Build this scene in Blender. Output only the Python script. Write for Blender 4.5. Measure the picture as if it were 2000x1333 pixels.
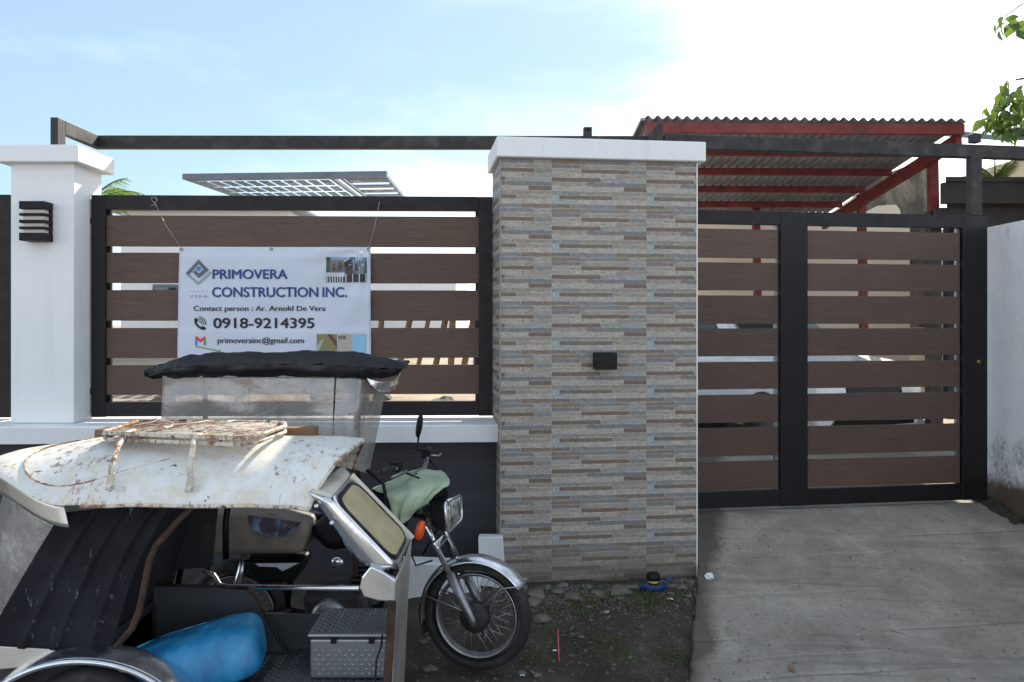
import bpy, bmesh, math, random
from mathutils import Vector, Matrix, noise
R = math.radians
random.seed(7)
for o in list(bpy.data.objects): bpy.data.objects.remove(o)
scene = bpy.context.scene
COL = scene.collection

# ------------------------------------------------------------------ camera
FPX = 18.0/22.3*2000.0            # focal length in photo pixels
HOR, CX, CAMZ = 630.0, 1000.0, 1.63
cam = bpy.data.cameras.new('camera'); camo = bpy.data.objects.new('camera', cam); COL.objects.link(camo)
camo.location = (0, 0, CAMZ); camo.rotation_euler = (R(90), 0, 0)
cam.sensor_fit = 'HORIZONTAL'; cam.sensor_width = 22.3; cam.lens = 18.0
cam.shift_y = -(666.5-HOR)/2000.0
cam.clip_start = 0.05; cam.clip_end = 2000
scene.camera = camo

# ------------------------------------------------------------------ sky, sun, exposure
SUN = Vector((0.36, 1.0, 0.76)).normalized()      # direction towards the sun: behind the wall, to the right
sun_el = math.asin(SUN.z); sun_az = math.atan2(SUN.x, SUN.y)
world = bpy.data.worlds.new('World'); scene.world = world; world.use_nodes = True
wn = world.node_tree.nodes; wl = world.node_tree.links; wn.clear()
sky = wn.new('ShaderNodeTexSky'); sky.sky_type = 'NISHITA'; sky.sun_disc = False
sky.sun_elevation = sun_el; sky.sun_rotation = sun_az; sky.air_density = 1.0; sky.dust_density = 0.35; sky.ozone_density = 2.2
tc = wn.new('ShaderNodeTexCoord')
mp = wn.new('ShaderNodeMapping'); mp.inputs['Scale'].default_value = (1.0, 1.0, 3.4); mp.inputs['Location'].default_value = (1.35, 0.4, 0.62)
nz = wn.new('ShaderNodeTexNoise'); nz.inputs['Scale'].default_value = 1.7; nz.inputs['Detail'].default_value = 9; nz.inputs['Roughness'].default_value = 0.56
nz.inputs['Distortion'].default_value = 0.35
sx = wn.new('ShaderNodeSeparateXYZ')
wl.new(tc.outputs['Generated'], mp.inputs['Vector']); wl.new(mp.outputs['Vector'], nz.inputs['Vector']); wl.new(tc.outputs['Generated'], sx.inputs['Vector'])
dot = wn.new('ShaderNodeVectorMath'); dot.operation = 'DOT_PRODUCT'; dot.inputs[1].default_value = SUN
nrm = wn.new('ShaderNodeVectorMath'); nrm.operation = 'NORMALIZE'; wl.new(tc.outputs['Generated'], nrm.inputs[0]); wl.new(nrm.outputs['Vector'], dot.inputs[0])
def wmath(op, a, b, clamp=False):
    n = wn.new('ShaderNodeMath'); n.operation = op; n.use_clamp = clamp
    for i, q in enumerate((a, b)):
        if hasattr(q, 'is_output'): wl.new(q, n.inputs[i])
        else: n.inputs[i].default_value = q
    return n.outputs[0]
# cirrus haze: noise, thicker near the horizon and around the sun
el = wmath('ABSOLUTE', sx.outputs['Z'], 0.0)
hz = wmath('MULTIPLY', wmath('POWER', wmath('SUBTRACT', 1.0, el, True), 5.0), 0.40)
gl = wmath('MULTIPLY', wmath('POWER', wmath('MAXIMUM', dot.outputs['Value'], 0.0), 9.0), 0.03)
# the one wide clear patch of the photograph, to the left ahead
dc = wn.new('ShaderNodeVectorMath'); dc.operation = 'DOT_PRODUCT'; dc.inputs[1].default_value = Vector((-0.45, 0.85, 0.38)).normalized(); wl.new(nrm.outputs['Vector'], dc.inputs[0])
clr = wmath('MULTIPLY', wmath('POWER', wmath('MAXIMUM', dc.outputs['Value'], 0.0), 3.5), 0.27)
db = wn.new('ShaderNodeVectorMath'); db.operation = 'DOT_PRODUCT'; db.inputs[1].default_value = Vector((0.42, 0.85, 0.31)).normalized(); wl.new(nrm.outputs['Vector'], db.inputs[0])
gl = wmath('ADD', gl, wmath('MULTIPLY', wmath('POWER', wmath('MAXIMUM', db.outputs['Value'], 0.0), 55.0), 0.62))   # cloud bank up to the right
cl = wmath('SUBTRACT', wmath('ADD', wmath('ADD', wmath('ADD', wmath('MULTIPLY', wmath('SUBTRACT', nz.outputs['Fac'], 0.5), 0.85), 0.41), hz), gl), clr)
rp = wn.new('ShaderNodeValToRGB'); rp.color_ramp.elements[0].position = 0.28; rp.color_ramp.elements[1].position = 0.92
rp.color_ramp.interpolation = 'EASE'
wl.new(cl, rp.inputs['Fac'])
mx = wn.new('ShaderNodeMix'); mx.data_type = 'RGBA'
cap_ = wn.new('ShaderNodeMix'); cap_.data_type = 'RGBA'; cap_.blend_type = 'DARKEN'; cap_.inputs['Factor'].default_value = 1.0; cap_.inputs['B'].default_value = (4.6, 6.2, 7.6, 1)
veil = wn.new('ShaderNodeMix'); veil.data_type = 'RGBA'; veil.inputs['Factor'].default_value = 0.5; veil.inputs['B'].default_value = (4.6, 6.3, 7.7, 1)   # thin high haze
wl.new(sky.outputs['Color'], cap_.inputs['A']); wl.new(cap_.outputs['Result'], veil.inputs['A'])
wl.new(rp.outputs['Color'], mx.inputs['Factor']); wl.new(veil.outputs['Result'], mx.inputs['A'])
mx.inputs['B'].default_value = (19.6, 20.2, 21.6, 1)
bg = wn.new('ShaderNodeBackground'); bg.inputs['Strength'].default_value = 0.062
wo = wn.new('ShaderNodeOutputWorld')
wl.new(mx.outputs['Result'], bg.inputs['Color']); wl.new(bg.outputs['Background'], wo.inputs['Surface'])
sl = bpy.data.lights.new('sun', 'SUN'); sl.energy = 3.6; sl.angle = R(0.6); sl.color = (1.0, 0.9, 0.74)
so = bpy.data.objects.new('sun', sl); COL.objects.link(so); so.location = (6, 10, 12)
so.rotation_euler = (-SUN).to_track_quat('-Z', 'Y').to_euler()
vs = scene.view_settings; vs.view_transform = 'Standard'; vs.look = 'None'; vs.gamma = 1; vs.use_curve_mapping = False
vs.exposure = 1.24

# ------------------------------------------------------------------ pixel -> place helpers
def P(x, y, Y):
    return Vector(((x-CX)/FPX*Y, Y, CAMZ-(y-HOR)/FPX*Y))
def ZZ(y, Y): return CAMZ-(y-HOR)/FPX*Y
def XX(x, Y): return (x-CX)/FPX*Y
class Frame:                       # vertical plane through (X0,Y0) with yaw a
    def __init__(s, x, Y, a):
        s.o = Vector((XX(x, Y), Y, 0)); s.a = R(a); s.c = math.cos(s.a); s.s = math.sin(s.a)
        s.M = Matrix.Translation(s.o) @ Matrix.Rotation(s.a, 4, 'Z')
    def hit(s, x):                 # plane point under pixel column x -> (u, Y)
        k = (x-CX)/FPX; t = math.tan(s.a)
        Y = (s.o.y - t*s.o.x)/(1-t*k); X = k*Y
        return (X-s.o.x)*s.c + (Y-s.o.y)*s.s, Y
    def u(s, x): return s.hit(x)[0]
    def z(s, x, y): return ZZ(y, s.hit(x)[1])

# ------------------------------------------------------------------ mesh builder
class MB:
    def __init__(s): s.v = []; s.f = []; s.sm = []; s.mi = []; s.col = {}
    def add(s, vs, fs, smooth=False, mi=0):
        b = len(s.v); s.v += [Vector(q) for q in vs]
        for f in fs: s.f.append([b+i for i in f]); s.sm.append(smooth); s.mi.append(mi)
        return s
    def hexa(s, p, mi=0):          # 8 points: bottom 4 ccw, top 4 ccw
        return s.add(p, [(3,2,1,0),(4,5,6,7),(0,1,5,4),(1,2,6,5),(2,3,7,6),(3,0,4,7)], False, mi)
    def box(s, x0, x1, y0, y1, z0, z1, mi=0):
        return s.hexa([(x0,y0,z0),(x1,y0,z0),(x1,y1,z0),(x0,y1,z0),(x0,y0,z1),(x1,y0,z1),(x1,y1,z1),(x0,y1,z1)], mi)
    def bar(s, a, b, w, h, up=(0,0,1), mi=0):   # rectangular bar from a to b
        a = Vector(a); b = Vector(b); d = (b-a).normalized(); up = Vector(up)
        sd = d.cross(up).normalized(); u2 = sd.cross(d).normalized()
        q = [a-sd*w/2-u2*h/2, a+sd*w/2-u2*h/2, a+sd*w/2+u2*h/2, a-sd*w/2+u2*h/2]
        return s.hexa(q+[p+(b-a) for p in q], mi)
    def tube(s, pts, r, n=8, caps=True, mi=0):
        pts = [Vector(p) for p in pts]; m = len(pts)
        rs = r if isinstance(r, (list, tuple)) else [r]*m
        vs = []; prev = None
        for i, p in enumerate(pts):
            d = (pts[min(i+1, m-1)]-pts[max(i-1, 0)]).normalized()
            if prev is None:
                a = Vector((0,0,1)) if abs(d.z) < .9 else Vector((1,0,0))
                n1 = d.cross(a).normalized()
            else:
                n1 = (prev - d*prev.dot(d)).normalized()
            prev = n1; n2 = d.cross(n1)
            for k in range(n):
                t = 2*math.pi*k/n; vs.append(p+(n1*math.cos(t)+n2*math.sin(t))*rs[i])
        fs = [(i*n+k, i*n+(k+1)%n, (i+1)*n+(k+1)%n, (i+1)*n+k) for i in range(m-1) for k in range(n)]
        s.add(vs, fs, True, mi)
        if caps:
            b = len(s.v)-len(vs)
            s.f.append([b+k for k in range(n)][::-1]); s.sm.append(False); s.mi.append(mi)
            s.f.append([b+(m-1)*n+k for k in range(n)]); s.sm.append(False); s.mi.append(mi)
        return s
    def lathe(s, prof, c, ax, n=20, mi=0, smooth=True):   # prof: (r, h) list along axis
        c = Vector(c); ax = Vector(ax).normalized()
        a = Vector((0,0,1)) if abs(ax.z) < .9 else Vector((1,0,0))
        n1 = ax.cross(a).normalized(); n2 = ax.cross(n1); m = len(prof); vs = []
        for r, h in prof:
            for k in range(n):
                t = 2*math.pi*k/n; vs.append(c+ax*h+(n1*math.cos(t)+n2*math.sin(t))*r)
        return s.add(vs, [(i*n+k, i*n+(k+1)%n, (i+1)*n+(k+1)%n, (i+1)*n+k) for i in range(m-1) for k in range(n)], smooth, mi)
    def prism(s, poly, off, mi=0, smooth=False):
        poly = [Vector(p) for p in poly]; off = Vector(off); n = len(poly)
        return s.add(poly+[p+off for p in poly], [tuple(range(n))[::-1], tuple(range(n, 2*n))]+[(i, (i+1)%n, n+(i+1)%n, n+i) for i in range(n)], smooth, mi)
    def grid(s, fn, nu, nv, smooth=True, mi=0):
        vs = [fn(i/nu, j/nv) for i in range(nu+1) for j in range(nv+1)]; w = nv+1
        return s.add(vs, [(i*w+j, (i+1)*w+j, (i+1)*w+j+1, i*w+j+1) for i in range(nu) for j in range(nv)], smooth, mi)
    def patch(s, ctrl, nu, nv, fold=None, mi=0):   # Catmull-Rom surface through rows of points
        C = [[Vector(p) for p in row] for row in ctrl]
        def cr(ps, t):
            n = len(ps)-1; t = min(max(t*n, 0), n-1e-6); i = int(t); t -= i
            p1, p2 = ps[i], ps[i+1]
            p0 = ps[i-1] if i > 0 else p1*2-p2
            p3 = ps[i+2] if i+2 <= n else p2*2-p1
            return 0.5*((2*p1)+(p2-p0)*t+(2*p0-5*p1+4*p2-p3)*t*t+(3*p1-p0-3*p2+p3)*t**3)
        def fn(u, v):
            p = cr([cr(row, v) for row in C], u)
            return p+(fold(u, v) if fold else Vector())
        return s.grid(fn, nu, nv, True, mi)

def hash_mat(o): return o
ROOT = {}                          # object -> world matrix of its root
def setp(o, label=None, cat=None, group=None, kind=None):
    if label: o['label'] = label
    if cat: o['category'] = cat
    if group: o['group'] = group
    if kind: o['kind'] = kind
    return o
def thing(name, label, cat, loc=(0,0,0), rz=0.0, group=None):
    o = bpy.data.objects.new(name, None); COL.objects.link(o); o.empty_display_size = .1
    o.location = loc; o.rotation_euler = (0, 0, rz)
    ROOT[o] = Matrix.Translation(Vector(loc)) @ Matrix.Rotation(rz, 4, 'Z')
    return setp(o, label, cat, group)
def make(name, mb, mat, parent=None, local=False, loc=None, bevel=0, seg=1, solid=0, sub=0, label=None, cat=None, group=None, kind=None, weld=False):
    me = bpy.data.meshes.new(name)
    if parent is not None: M = ROOT[parent].inverted(); org = None
    else: M = Matrix.Translation(-Vector(loc)) if loc is not None else Matrix()
    vs = mb.v if (local and parent is not None) else [M @ v for v in mb.v]
    me.from_pydata([tuple(v) for v in vs], [], mb.f)
    me.polygons.foreach_set('use_smooth', mb.sm); me.polygons.foreach_set('material_index', mb.mi)
    for m in (mat if isinstance(mat, (list, tuple)) else [mat]): me.materials.append(m)
    bm = bmesh.new(); bm.from_mesh(me)
    if weld: bmesh.ops.remove_doubles(bm, verts=bm.verts, dist=1e-5)
    bmesh.ops.recalc_face_normals(bm, faces=bm.faces); bm.to_mesh(me); bm.free()
    o = bpy.data.objects.new(name, me); COL.objects.link(o)
    if parent is not None: o.parent = parent; ROOT[o] = ROOT[parent]
    else:
        o.location = loc if loc is not None else (0,0,0); ROOT[o] = Matrix.Translation(o.location)
    if solid:
        md = o.modifiers.new('solid', 'SOLIDIFY'); md.thickness = solid; md.offset = 0
    if sub:
        md = o.modifiers.new('sub', 'SUBSURF'); md.levels = sub; md.render_levels = sub
    if bevel:
        md = o.modifiers.new('bevel', 'BEVEL'); md.width = bevel; md.segments = seg; md.limit_method = 'ANGLE'; md.angle_limit = R(40)
    return setp(o, label, cat, group, kind)
def copy_tree(o, parent=None):
    c = o.copy(); COL.objects.link(c); c.parent = parent
    for ch in list(o.children): copy_tree(ch, c)
    return c
def blob(c, r, seed=0, rough=.3, lv=2):   # angular stone
    bm = bmesh.new(); bmesh.ops.create_icosphere(bm, subdivisions=lv, radius=1)
    mb = MB(); vs = []
    for v in bm.verts:
        k = 1+rough*noise.noise(v.co*1.4+Vector((seed*7.1, seed*3.3, seed)))
        vs.append((c[0]+v.co.x*r[0]*k, c[1]+v.co.y*r[1]*k, c[2]+v.co.z*r[2]*k))
    fs = [[v.index for v in f.verts] for f in bm.faces]; bm.free()
    return mb.add(vs, fs, False)

# ------------------------------------------------------------------ materials
def srgb(r, g, b): return tuple((c/255/12.92 if c <= 10.3 else ((c/255+.055)/1.055)**2.4) for c in (r, g, b))
class NT:
    def __init__(s, name):
        s.m = bpy.data.materials.new(name); s.m.use_nodes = True; s.t = s.m.node_tree; s.n = s.t.nodes; s.l = s.t.links
        s.n.clear(); s.out = s.n.new('ShaderNodeOutputMaterial'); s.b = s.n.new('ShaderNodeBsdfPrincipled')
        s.l.new(s.b.outputs[0], s.out.inputs['Surface']); s.tc = s.n.new('ShaderNodeTexCoord')
    def set(s, node, key, val):
        if hasattr(val, 'is_output') : s.l.new(val, node.inputs[key])
        elif isinstance(val, (tuple, list)) and len(val) == 3 and node.inputs[key].type == 'RGBA': node.inputs[key].default_value = (*val, 1)
        else: node.inputs[key].default_value = val
    def map(s, scale=(1,1,1), rot=(0,0,0), loc=(0,0,0), src='Object'):
        m = s.n.new('ShaderNodeMapping'); s.l.new(s.tc.outputs[src], m.inputs[0])
        m.inputs['Scale'].default_value = scale; m.inputs['Rotation'].default_value = rot; m.inputs['Location'].default_value = loc
        return m.outputs[0]
    def noise(s, vec, scale=5, detail=5, rough=.6, dist=0):
        n = s.n.new('ShaderNodeTexNoise'); s.l.new(vec, n.inputs['Vector'])
        n.inputs['Scale'].default_value = scale; n.inputs['Detail'].default_value = detail; n.inputs['Roughness'].default_value = rough; n.inputs['Distortion'].default_value = dist
        return n.outputs['Fac']
    def ramp(s, fac, stops, interp='LINEAR'):
        r = s.n.new('ShaderNodeValToRGB'); s.l.new(fac, r.inputs[0]); e = r.color_ramp.elements; r.color_ramp.interpolation = interp
        while len(e) < len(stops): e.new(.5)
        for i, (p, c) in enumerate(stops):
            e[i].position = p; c = c if isinstance(c, (tuple, list)) else (c, c, c); e[i].color = (*c, 1)
        return r.outputs[0]
    def mix(s, fac, a, b, mode='MIX'):
        n = s.n.new('ShaderNodeMix'); n.data_type = 'RGBA'; n.blend_type = mode
        s.set(n, 'Factor', fac); 
        for k, q in (('A', a), ('B', b)):
            i = [i for i in n.inputs if i.name == k and i.type == 'RGBA'][0]
            if hasattr(q, 'is_output'): s.l.new(q, i)
            else: i.default_value = (*q, 1)
        return [o for o in n.outputs if o.type == 'RGBA'][0]
    def math(s, op, a, b=0.0, clamp=False):
        n = s.n.new('ShaderNodeMath'); n.operation = op; n.use_clamp = clamp; s.set(n, 0, a); s.set(n, 1, b); return n.outputs[0]
    def bump(s, h, strength=.3, dist=.01):
        n = s.n.new('ShaderNodeBump'); s.l.new(h, n.inputs['Height']); n.inputs['Strength'].default_value = strength; n.inputs['Distance'].default_value = dist
        s.l.new(n.outputs[0], s.b.inputs['Normal'])
    def P(s, **k):
        for key, v in k.items(): s.set(s.b, {'base':'Base Color','rough':'Roughness','metal':'Metallic','spec':'Specular IOR Level','alpha':'Alpha','trans':'Transmission Weight'}[key], v)
        return s.m
def mat(name, col, rough=.6, metal=0, var=.18, vs=6.0, bump=.15, bs=60, bd=.003, stretch=(1,1,1), col2=None, thr=(.35,.7), spec=.5):
    t = NT(name); v = t.map(stretch)
    a = tuple(c*(1-var) for c in col); b = col2 if col2 else tuple(min(1, c*(1+var)) for c in col)
    c = t.ramp(t.noise(v, vs, 6, .62), [(thr[0], a), (thr[1], b)])
    t.P(base=c, rough=rough, metal=metal, spec=spec)
    if bump: t.bump(t.noise(v, bs, 5, .65), bump, bd)
    r = t.ramp(t.noise(v, vs*2.3, 4), [(.3, max(.02, rough-.12)), (.75, min(1, rough+.14))]); t.P(rough=r)
    return t.m

M = {}
M['frame'] = mat('frame_paint', srgb(27,24,25), .5, 0, .15, 5, .05, 120, .001, spec=.3)
M['beam'] = mat('beam_paint', srgb(38,34,35), .6, 0, .3, 7, .12, 80, .002, col2=srgb(86,78,74), thr=(.5,.85))
M['dark_wall'] = mat('charcoal_render', srgb(55,56,61), .7, 0, .14, 3, .25, 90, .002, stretch=(.3,1,6))
def painted_render():
    t = NT('white_paint'); v = t.map((1,1,1)); n = t.noise(v, 2.2, 6, .6); s_ = t.noise(t.map((9,9,.7)), 1.6, 7, .68)
    c = t.ramp(n, [(.3,(.75,.755,.755)), (.7,(.80,.805,.80))]); c = t.mix(t.ramp(s_, [(.55,0.0),(.78,.4)]), c, (.56,.55,.51))
    sp = t.ramp(t.noise(v, 60, 3, .5), [(.73,0.0),(.77,.5)]); c = t.mix(sp, c, (.4,.38,.34))
    t.P(base=c, rough=.62); t.bump(t.math('ADD', t.noise(v, 45, 5), t.math('MULTIPLY', t.noise(v, 6, 3), 2.5)), .22, .004); return t.m
M['white_paint'] = painted_render()
M['ledge_white'] = mat('ledge_white', (.78,.78,.79), .55, 0, .07, 2.5, .15, 40, .003)
M['black'] = mat('black_plastic', (.006,.006,.007), .5, 0, .2, 12, .06, 120, .001, spec=.25)
M['rubber'] = mat('rubber', (.022,.021,.02), .75, 0, .25, 10, .2, 90, .002, col2=(.06,.055,.048), thr=(.5,.8))
M['brass'] = mat('brass', (.35,.24,.1), .35, 1, .2, 20, 0)
M['lampglass'] = mat('lamp_glass', (.55,.52,.48), .3, 0, .05, 5, 0)

def wood_plank():
    t = NT('brown_board')
    oi = t.n.new('ShaderNodeObjectInfo')
    va = t.n.new('ShaderNodeVectorMath'); va.operation = 'ADD'; t.l.new(t.tc.outputs['Object'], va.inputs[0])
    cb = t.n.new('ShaderNodeCombineXYZ'); k = t.math('MULTIPLY', oi.outputs['Random'], 40.0)
    t.l.new(k, cb.inputs['X']); t.l.new(k, cb.inputs['Z']); t.l.new(cb.outputs[0], va.inputs[1])
    mp = t.n.new('ShaderNodeMapping'); mp.inputs['Scale'].default_value = (.55, 1, 6.5); t.l.new(va.outputs[0], mp.inputs[0])
    n = t.noise(mp.outputs[0], 1.6, 3, .5, .25)
    w = t.math('FRACT', t.math('MULTIPLY', n, 19.0))
    g = t.ramp(w, [(0, 0.0), (.14, 1.0), (.86, .9), (1, 0.0)], 'EASE')
    mp2 = t.n.new('ShaderNodeMapping'); mp2.inputs['Scale'].default_value = (3, 1, 140); t.l.new(va.outputs[0], mp2.inputs[0])
    f = t.noise(mp2.outputs[0], 1.0, 4, .6)
    base = t.ramp(f, [(.3, srgb(79,61,51)), (.7, srgb(97,77,65))])
    c = t.mix(t.math('MULTIPLY', t.math('SUBTRACT', 1.0, g), .38), base, srgb(60,47,42))
    big = t.ramp(t.noise(t.map((1,1,1)), 1.3, 3), [(.3, (.88,.88,.9)), (.7, (1.1,1.08,1.06))])
    c = t.mix(1.0, c, big, 'MULTIPLY'); vr = t.ramp(oi.outputs['Random'], [(0,(.88,.88,.89)),(1,(1.1,1.09,1.08))]); c = t.mix(1.0, c, vr, 'MULTIPLY')
    t.P(base=c, rough=.62); t.bump(t.math('ADD', t.math('MULTIPLY', g, .7), t.math('MULTIPLY', f, .5)), .32, .003)
    return t.m
M['board'] = wood_plank()

def tile_mat():
    t = NT('split_face_tile'); a = t.n.new('ShaderNodeVertexColor'); a.layer_name = 'strip'
    v = t.map((1,1,1.0)); n1 = t.noise(t.map((9,9,24)), 3.0, 8, .75, 1.2); n2 = t.noise(v, 95, 6, .75)
    k = t.ramp(n1, [(.30,(.5,.5,.5)), (.5,(.98,.98,.98)), (.70,(1.4,1.38,1.34))])
    k2 = t.ramp(n2, [(.3,(.66,.65,.64)), (.52,(1.02,1.02,1.02)), (.7,(1.3,1.3,1.3))])
    c = t.mix(1.0, t.mix(1.0, a.outputs['Color'], (1.13,1.13,1.11), 'MULTIPLY'), k, 'MULTIPLY'); c = t.mix(.7, c, k2, 'MULTIPLY')
    vein = t.noise(t.map((8,8,16), (0,.5,0)), 2.4, 6, .6, 2.5)
    vf = t.ramp(vein, [(.46,0.0), (.495,1.0), (.53,0.0)])
    c = t.mix(t.math('MULTIPLY', vf, .5), c, srgb(112,86,66))
    # settled dirt near the foot
    sp = t.n.new('ShaderNodeSeparateXYZ'); g = t.n.new('ShaderNodeNewGeometry'); t.l.new(g.outputs['Position'], sp.inputs[0])
    df = t.math('MULTIPLY', t.ramp(t.math('ADD', sp.outputs['Z'], t.math('MULTIPLY', n1, .25)), [(.1,.75), (.42,0.0)]), 1.0)
    c = t.mix(df, c, srgb(98,88,78))
    t.P(base=c, rough=.5); t.bump(t.math('ADD', n1, t.math('MULTIPLY', n2, .6)), .4, .004)
    return t.m
M['tile'] = tile_mat()
M['grout'] = mat('grout', srgb(150,145,138), .85, 0, .12, 20, .2, 150, .002)

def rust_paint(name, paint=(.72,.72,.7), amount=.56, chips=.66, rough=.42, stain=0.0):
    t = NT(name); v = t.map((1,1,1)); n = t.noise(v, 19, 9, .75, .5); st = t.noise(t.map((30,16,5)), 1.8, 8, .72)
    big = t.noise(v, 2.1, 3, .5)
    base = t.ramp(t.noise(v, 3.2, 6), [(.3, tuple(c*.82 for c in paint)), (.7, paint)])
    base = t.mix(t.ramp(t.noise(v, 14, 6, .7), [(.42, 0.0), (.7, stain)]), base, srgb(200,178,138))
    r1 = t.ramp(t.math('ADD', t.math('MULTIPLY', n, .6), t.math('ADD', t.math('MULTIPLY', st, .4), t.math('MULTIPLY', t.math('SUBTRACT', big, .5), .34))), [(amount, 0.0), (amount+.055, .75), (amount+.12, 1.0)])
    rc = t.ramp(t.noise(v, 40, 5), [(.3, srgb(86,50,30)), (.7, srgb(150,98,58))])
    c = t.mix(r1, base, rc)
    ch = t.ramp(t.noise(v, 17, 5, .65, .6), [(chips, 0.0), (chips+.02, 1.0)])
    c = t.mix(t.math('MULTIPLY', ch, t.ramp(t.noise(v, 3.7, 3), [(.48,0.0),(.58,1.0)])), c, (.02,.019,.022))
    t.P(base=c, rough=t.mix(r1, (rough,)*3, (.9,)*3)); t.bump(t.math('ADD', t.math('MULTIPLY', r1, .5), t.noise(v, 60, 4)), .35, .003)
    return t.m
M['roof_white'] = rust_paint('rusty_white_paint', (.74,.74,.72), .55, .635, .42, .6)
M['rack'] = rust_paint('rusty_rack_paint', (.64,.6,.52), .47, .58, .6, .7)
M['rust_tube'] = mat('rusted_steel', srgb(48,38,34), .8, .2, .35, 14, .4, 80, .003, col2=srgb(84,60,46))
M['black_sheet'] = rust_paint('chipped_black_sheet', (.022,.022,.026), .60, .75, .5)

def scratched_black():
    t = NT('scratched_black_panel'); v = t.map((1,1,1)); 
    base = t.ramp(t.noise(v, 4, 7, .6), [(.3,(.008,.008,.011)), (.62,(.02,.02,.026)), (.8,(.035,.022,.017))])
    s1 = t.ramp(t.noise(t.map((14,8,5), (0,R(-28),0)), 2.3, 7, .72), [(.615,0.0),(.67,1.0)])
    c = t.mix(t.math('MULTIPLY', s1, .6), base, srgb(120,128,140))
    t.P(base=c, rough=.65, spec=.1); t.bump(t.noise(v, 30, 5), .3, .003); return t.m
M['panel_black'] = scratched_black()

def steel(name, tint=(.62,.6,.56), rough=.22, dirt=.35, dcol=None):
    t = NT(name); v = t.map((1,1,1)); n = t.noise(v, 5, 8, .68, .5)
    d = t.ramp(n, [(.45, 0.0), (.78, dirt)])
    c = t.mix(d, tint, dcol or srgb(104,88,66)); fine = t.noise(t.map((3,60,3)), 3, 4)
    t.P(base=c, metal=t.mix(d, (1,)*3, (.25,)*3), rough=t.math('ADD', t.math('MULTIPLY', n, .25), t.math('ADD', rough-.12, t.math('MULTIPLY', fine, .1))))
    t.bump(t.noise(v, 11, 4), .12, .006); return t.m
M['steel'] = steel('stainless_sheet', (.70,.68,.63), .36, .3)
M['chrome'] = steel('pitted_chrome', (.68,.69,.72), .14, .55, srgb(86,74,62))
M['galv'] = steel('checker_plate', (.26,.27,.29), .36, .6, srgb(84,80,78))
M['alu'] = mat('dull_aluminium', (.34,.34,.35), .42, .85, .2, 12, .1, 80, .002)
M['engine'] = mat('grimy_engine', (.05,.048,.046), .55, .5, .4, 14, .3, 60, .004)
M['frame_cream'] = mat('aged_steel', (.62,.58,.49), .42, .35, .2, 6, .15, 30, .004, col2=(.72,.68,.58))
M['grey_panel'] = rust_paint('grey_inner_panel', (.05,.053,.06), .63, .8, .6)  # grey darkened to deepen the shade inside the sidecar
M['vinyl'] = mat('black_vinyl', (.009,.010,.013), .42, 0, .3, 7, .6, 16, .012, spec=.35)
M['seat'] = mat('seat_cover', srgb(116,106,97), .6, 0, .3, 8, .3, 40, .004)
M['cloth'] = None
def cloth_mat():
    t = NT('pale_green_cloth'); v = t.map((1,1,1))
    c = t.ramp(t.noise(v, 7, 6), [(.3, srgb(140,158,132)), (.7, srgb(176,190,162))])
    t.P(base=c, rough=.85); w = t.noise(v, 420, 2); t.bump(t.math('ADD', w, t.noise(v, 26, 4)), .35, .004); return t.m
M['cloth'] = cloth_mat()
def blue_mat():
    t = NT('blue_vinyl'); v = t.map((1,1,1))
    c = t.ramp(t.noise(t.map((4,4,1.2), (0,.6,0)), 2.2, 6), [(.3, srgb(20,92,138)), (.55, srgb(38,130,178)), (.75, srgb(86,168,208))])
    t.P(base=c, rough=.38); t.bump(t.noise(t.map((5,5,1.5), (0,.7,0)), 3, 5), .3, .012); return t.m
M['blue'] = blue_mat()

def film():
    t = NT('dirty_clear_film'); v = t.map((1,1,1)); n = t.noise(v, 6, 8, .7, .8); s2 = t.noise(t.map((9,9,1.3)), 1.5, 7, .7, .3)
    df = t.ramp(t.math('ADD', t.math('MULTIPLY', n, .6), t.math('MULTIPLY', s2, .4)), [(.36, .22), (.52, .42), (.70, .88)])
    dc = t.ramp(s2, [(.3, srgb(205,205,208)), (.58, srgb(176,172,166)), (.68, srgb(150,116,82)), (.76, srgb(176,168,158))])
    dif = t.n.new('ShaderNodeBsdfDiffuse'); t.l.new(dc, dif.inputs['Color'])
    tl = t.n.new('ShaderNodeBsdfTranslucent'); t.l.new(dc, tl.inputs['Color'])
    m1 = t.n.new('ShaderNodeMixShader'); m1.inputs[0].default_value = .45; t.l.new(dif.outputs[0], m1.inputs[1]); t.l.new(tl.outputs[0], m1.inputs[2])
    tr = t.n.new('ShaderNodeBsdfTransparent'); tr.inputs[0].default_value = (.9,.89,.86,1)
    m2 = t.n.new('ShaderNodeMixShader'); t.l.new(df, m2.inputs[0]); t.l.new(tr.outputs[0], m2.inputs[1]); t.l.new(m1.outputs[0], m2.inputs[2])
    gl = t.n.new('ShaderNodeBsdfGlossy'); gl.inputs['Roughness'].default_value = .22; gl.inputs['Color'].default_value = (.8,.8,.8,1)
    m3 = t.n.new('ShaderNodeMixShader'); m3.inputs[0].default_value = .1; t.l.new(m2.outputs[0], m3.inputs[1]); t.l.new(gl.outputs[0], m3.inputs[2])
    b = t.n.new('ShaderNodeBump'); b.inputs['Strength'].default_value = .5; b.inputs['Distance'].default_value = .02; t.l.new(t.noise(v, 5, 4), b.inputs['Height'])
    for q in (dif, tl, gl): t.l.new(b.outputs[0], q.inputs['Normal'])
    t.l.new(m3.outputs[0], t.out.inputs['Surface']); t.n.remove(t.b); return t.m
M['film'] = film()
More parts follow.
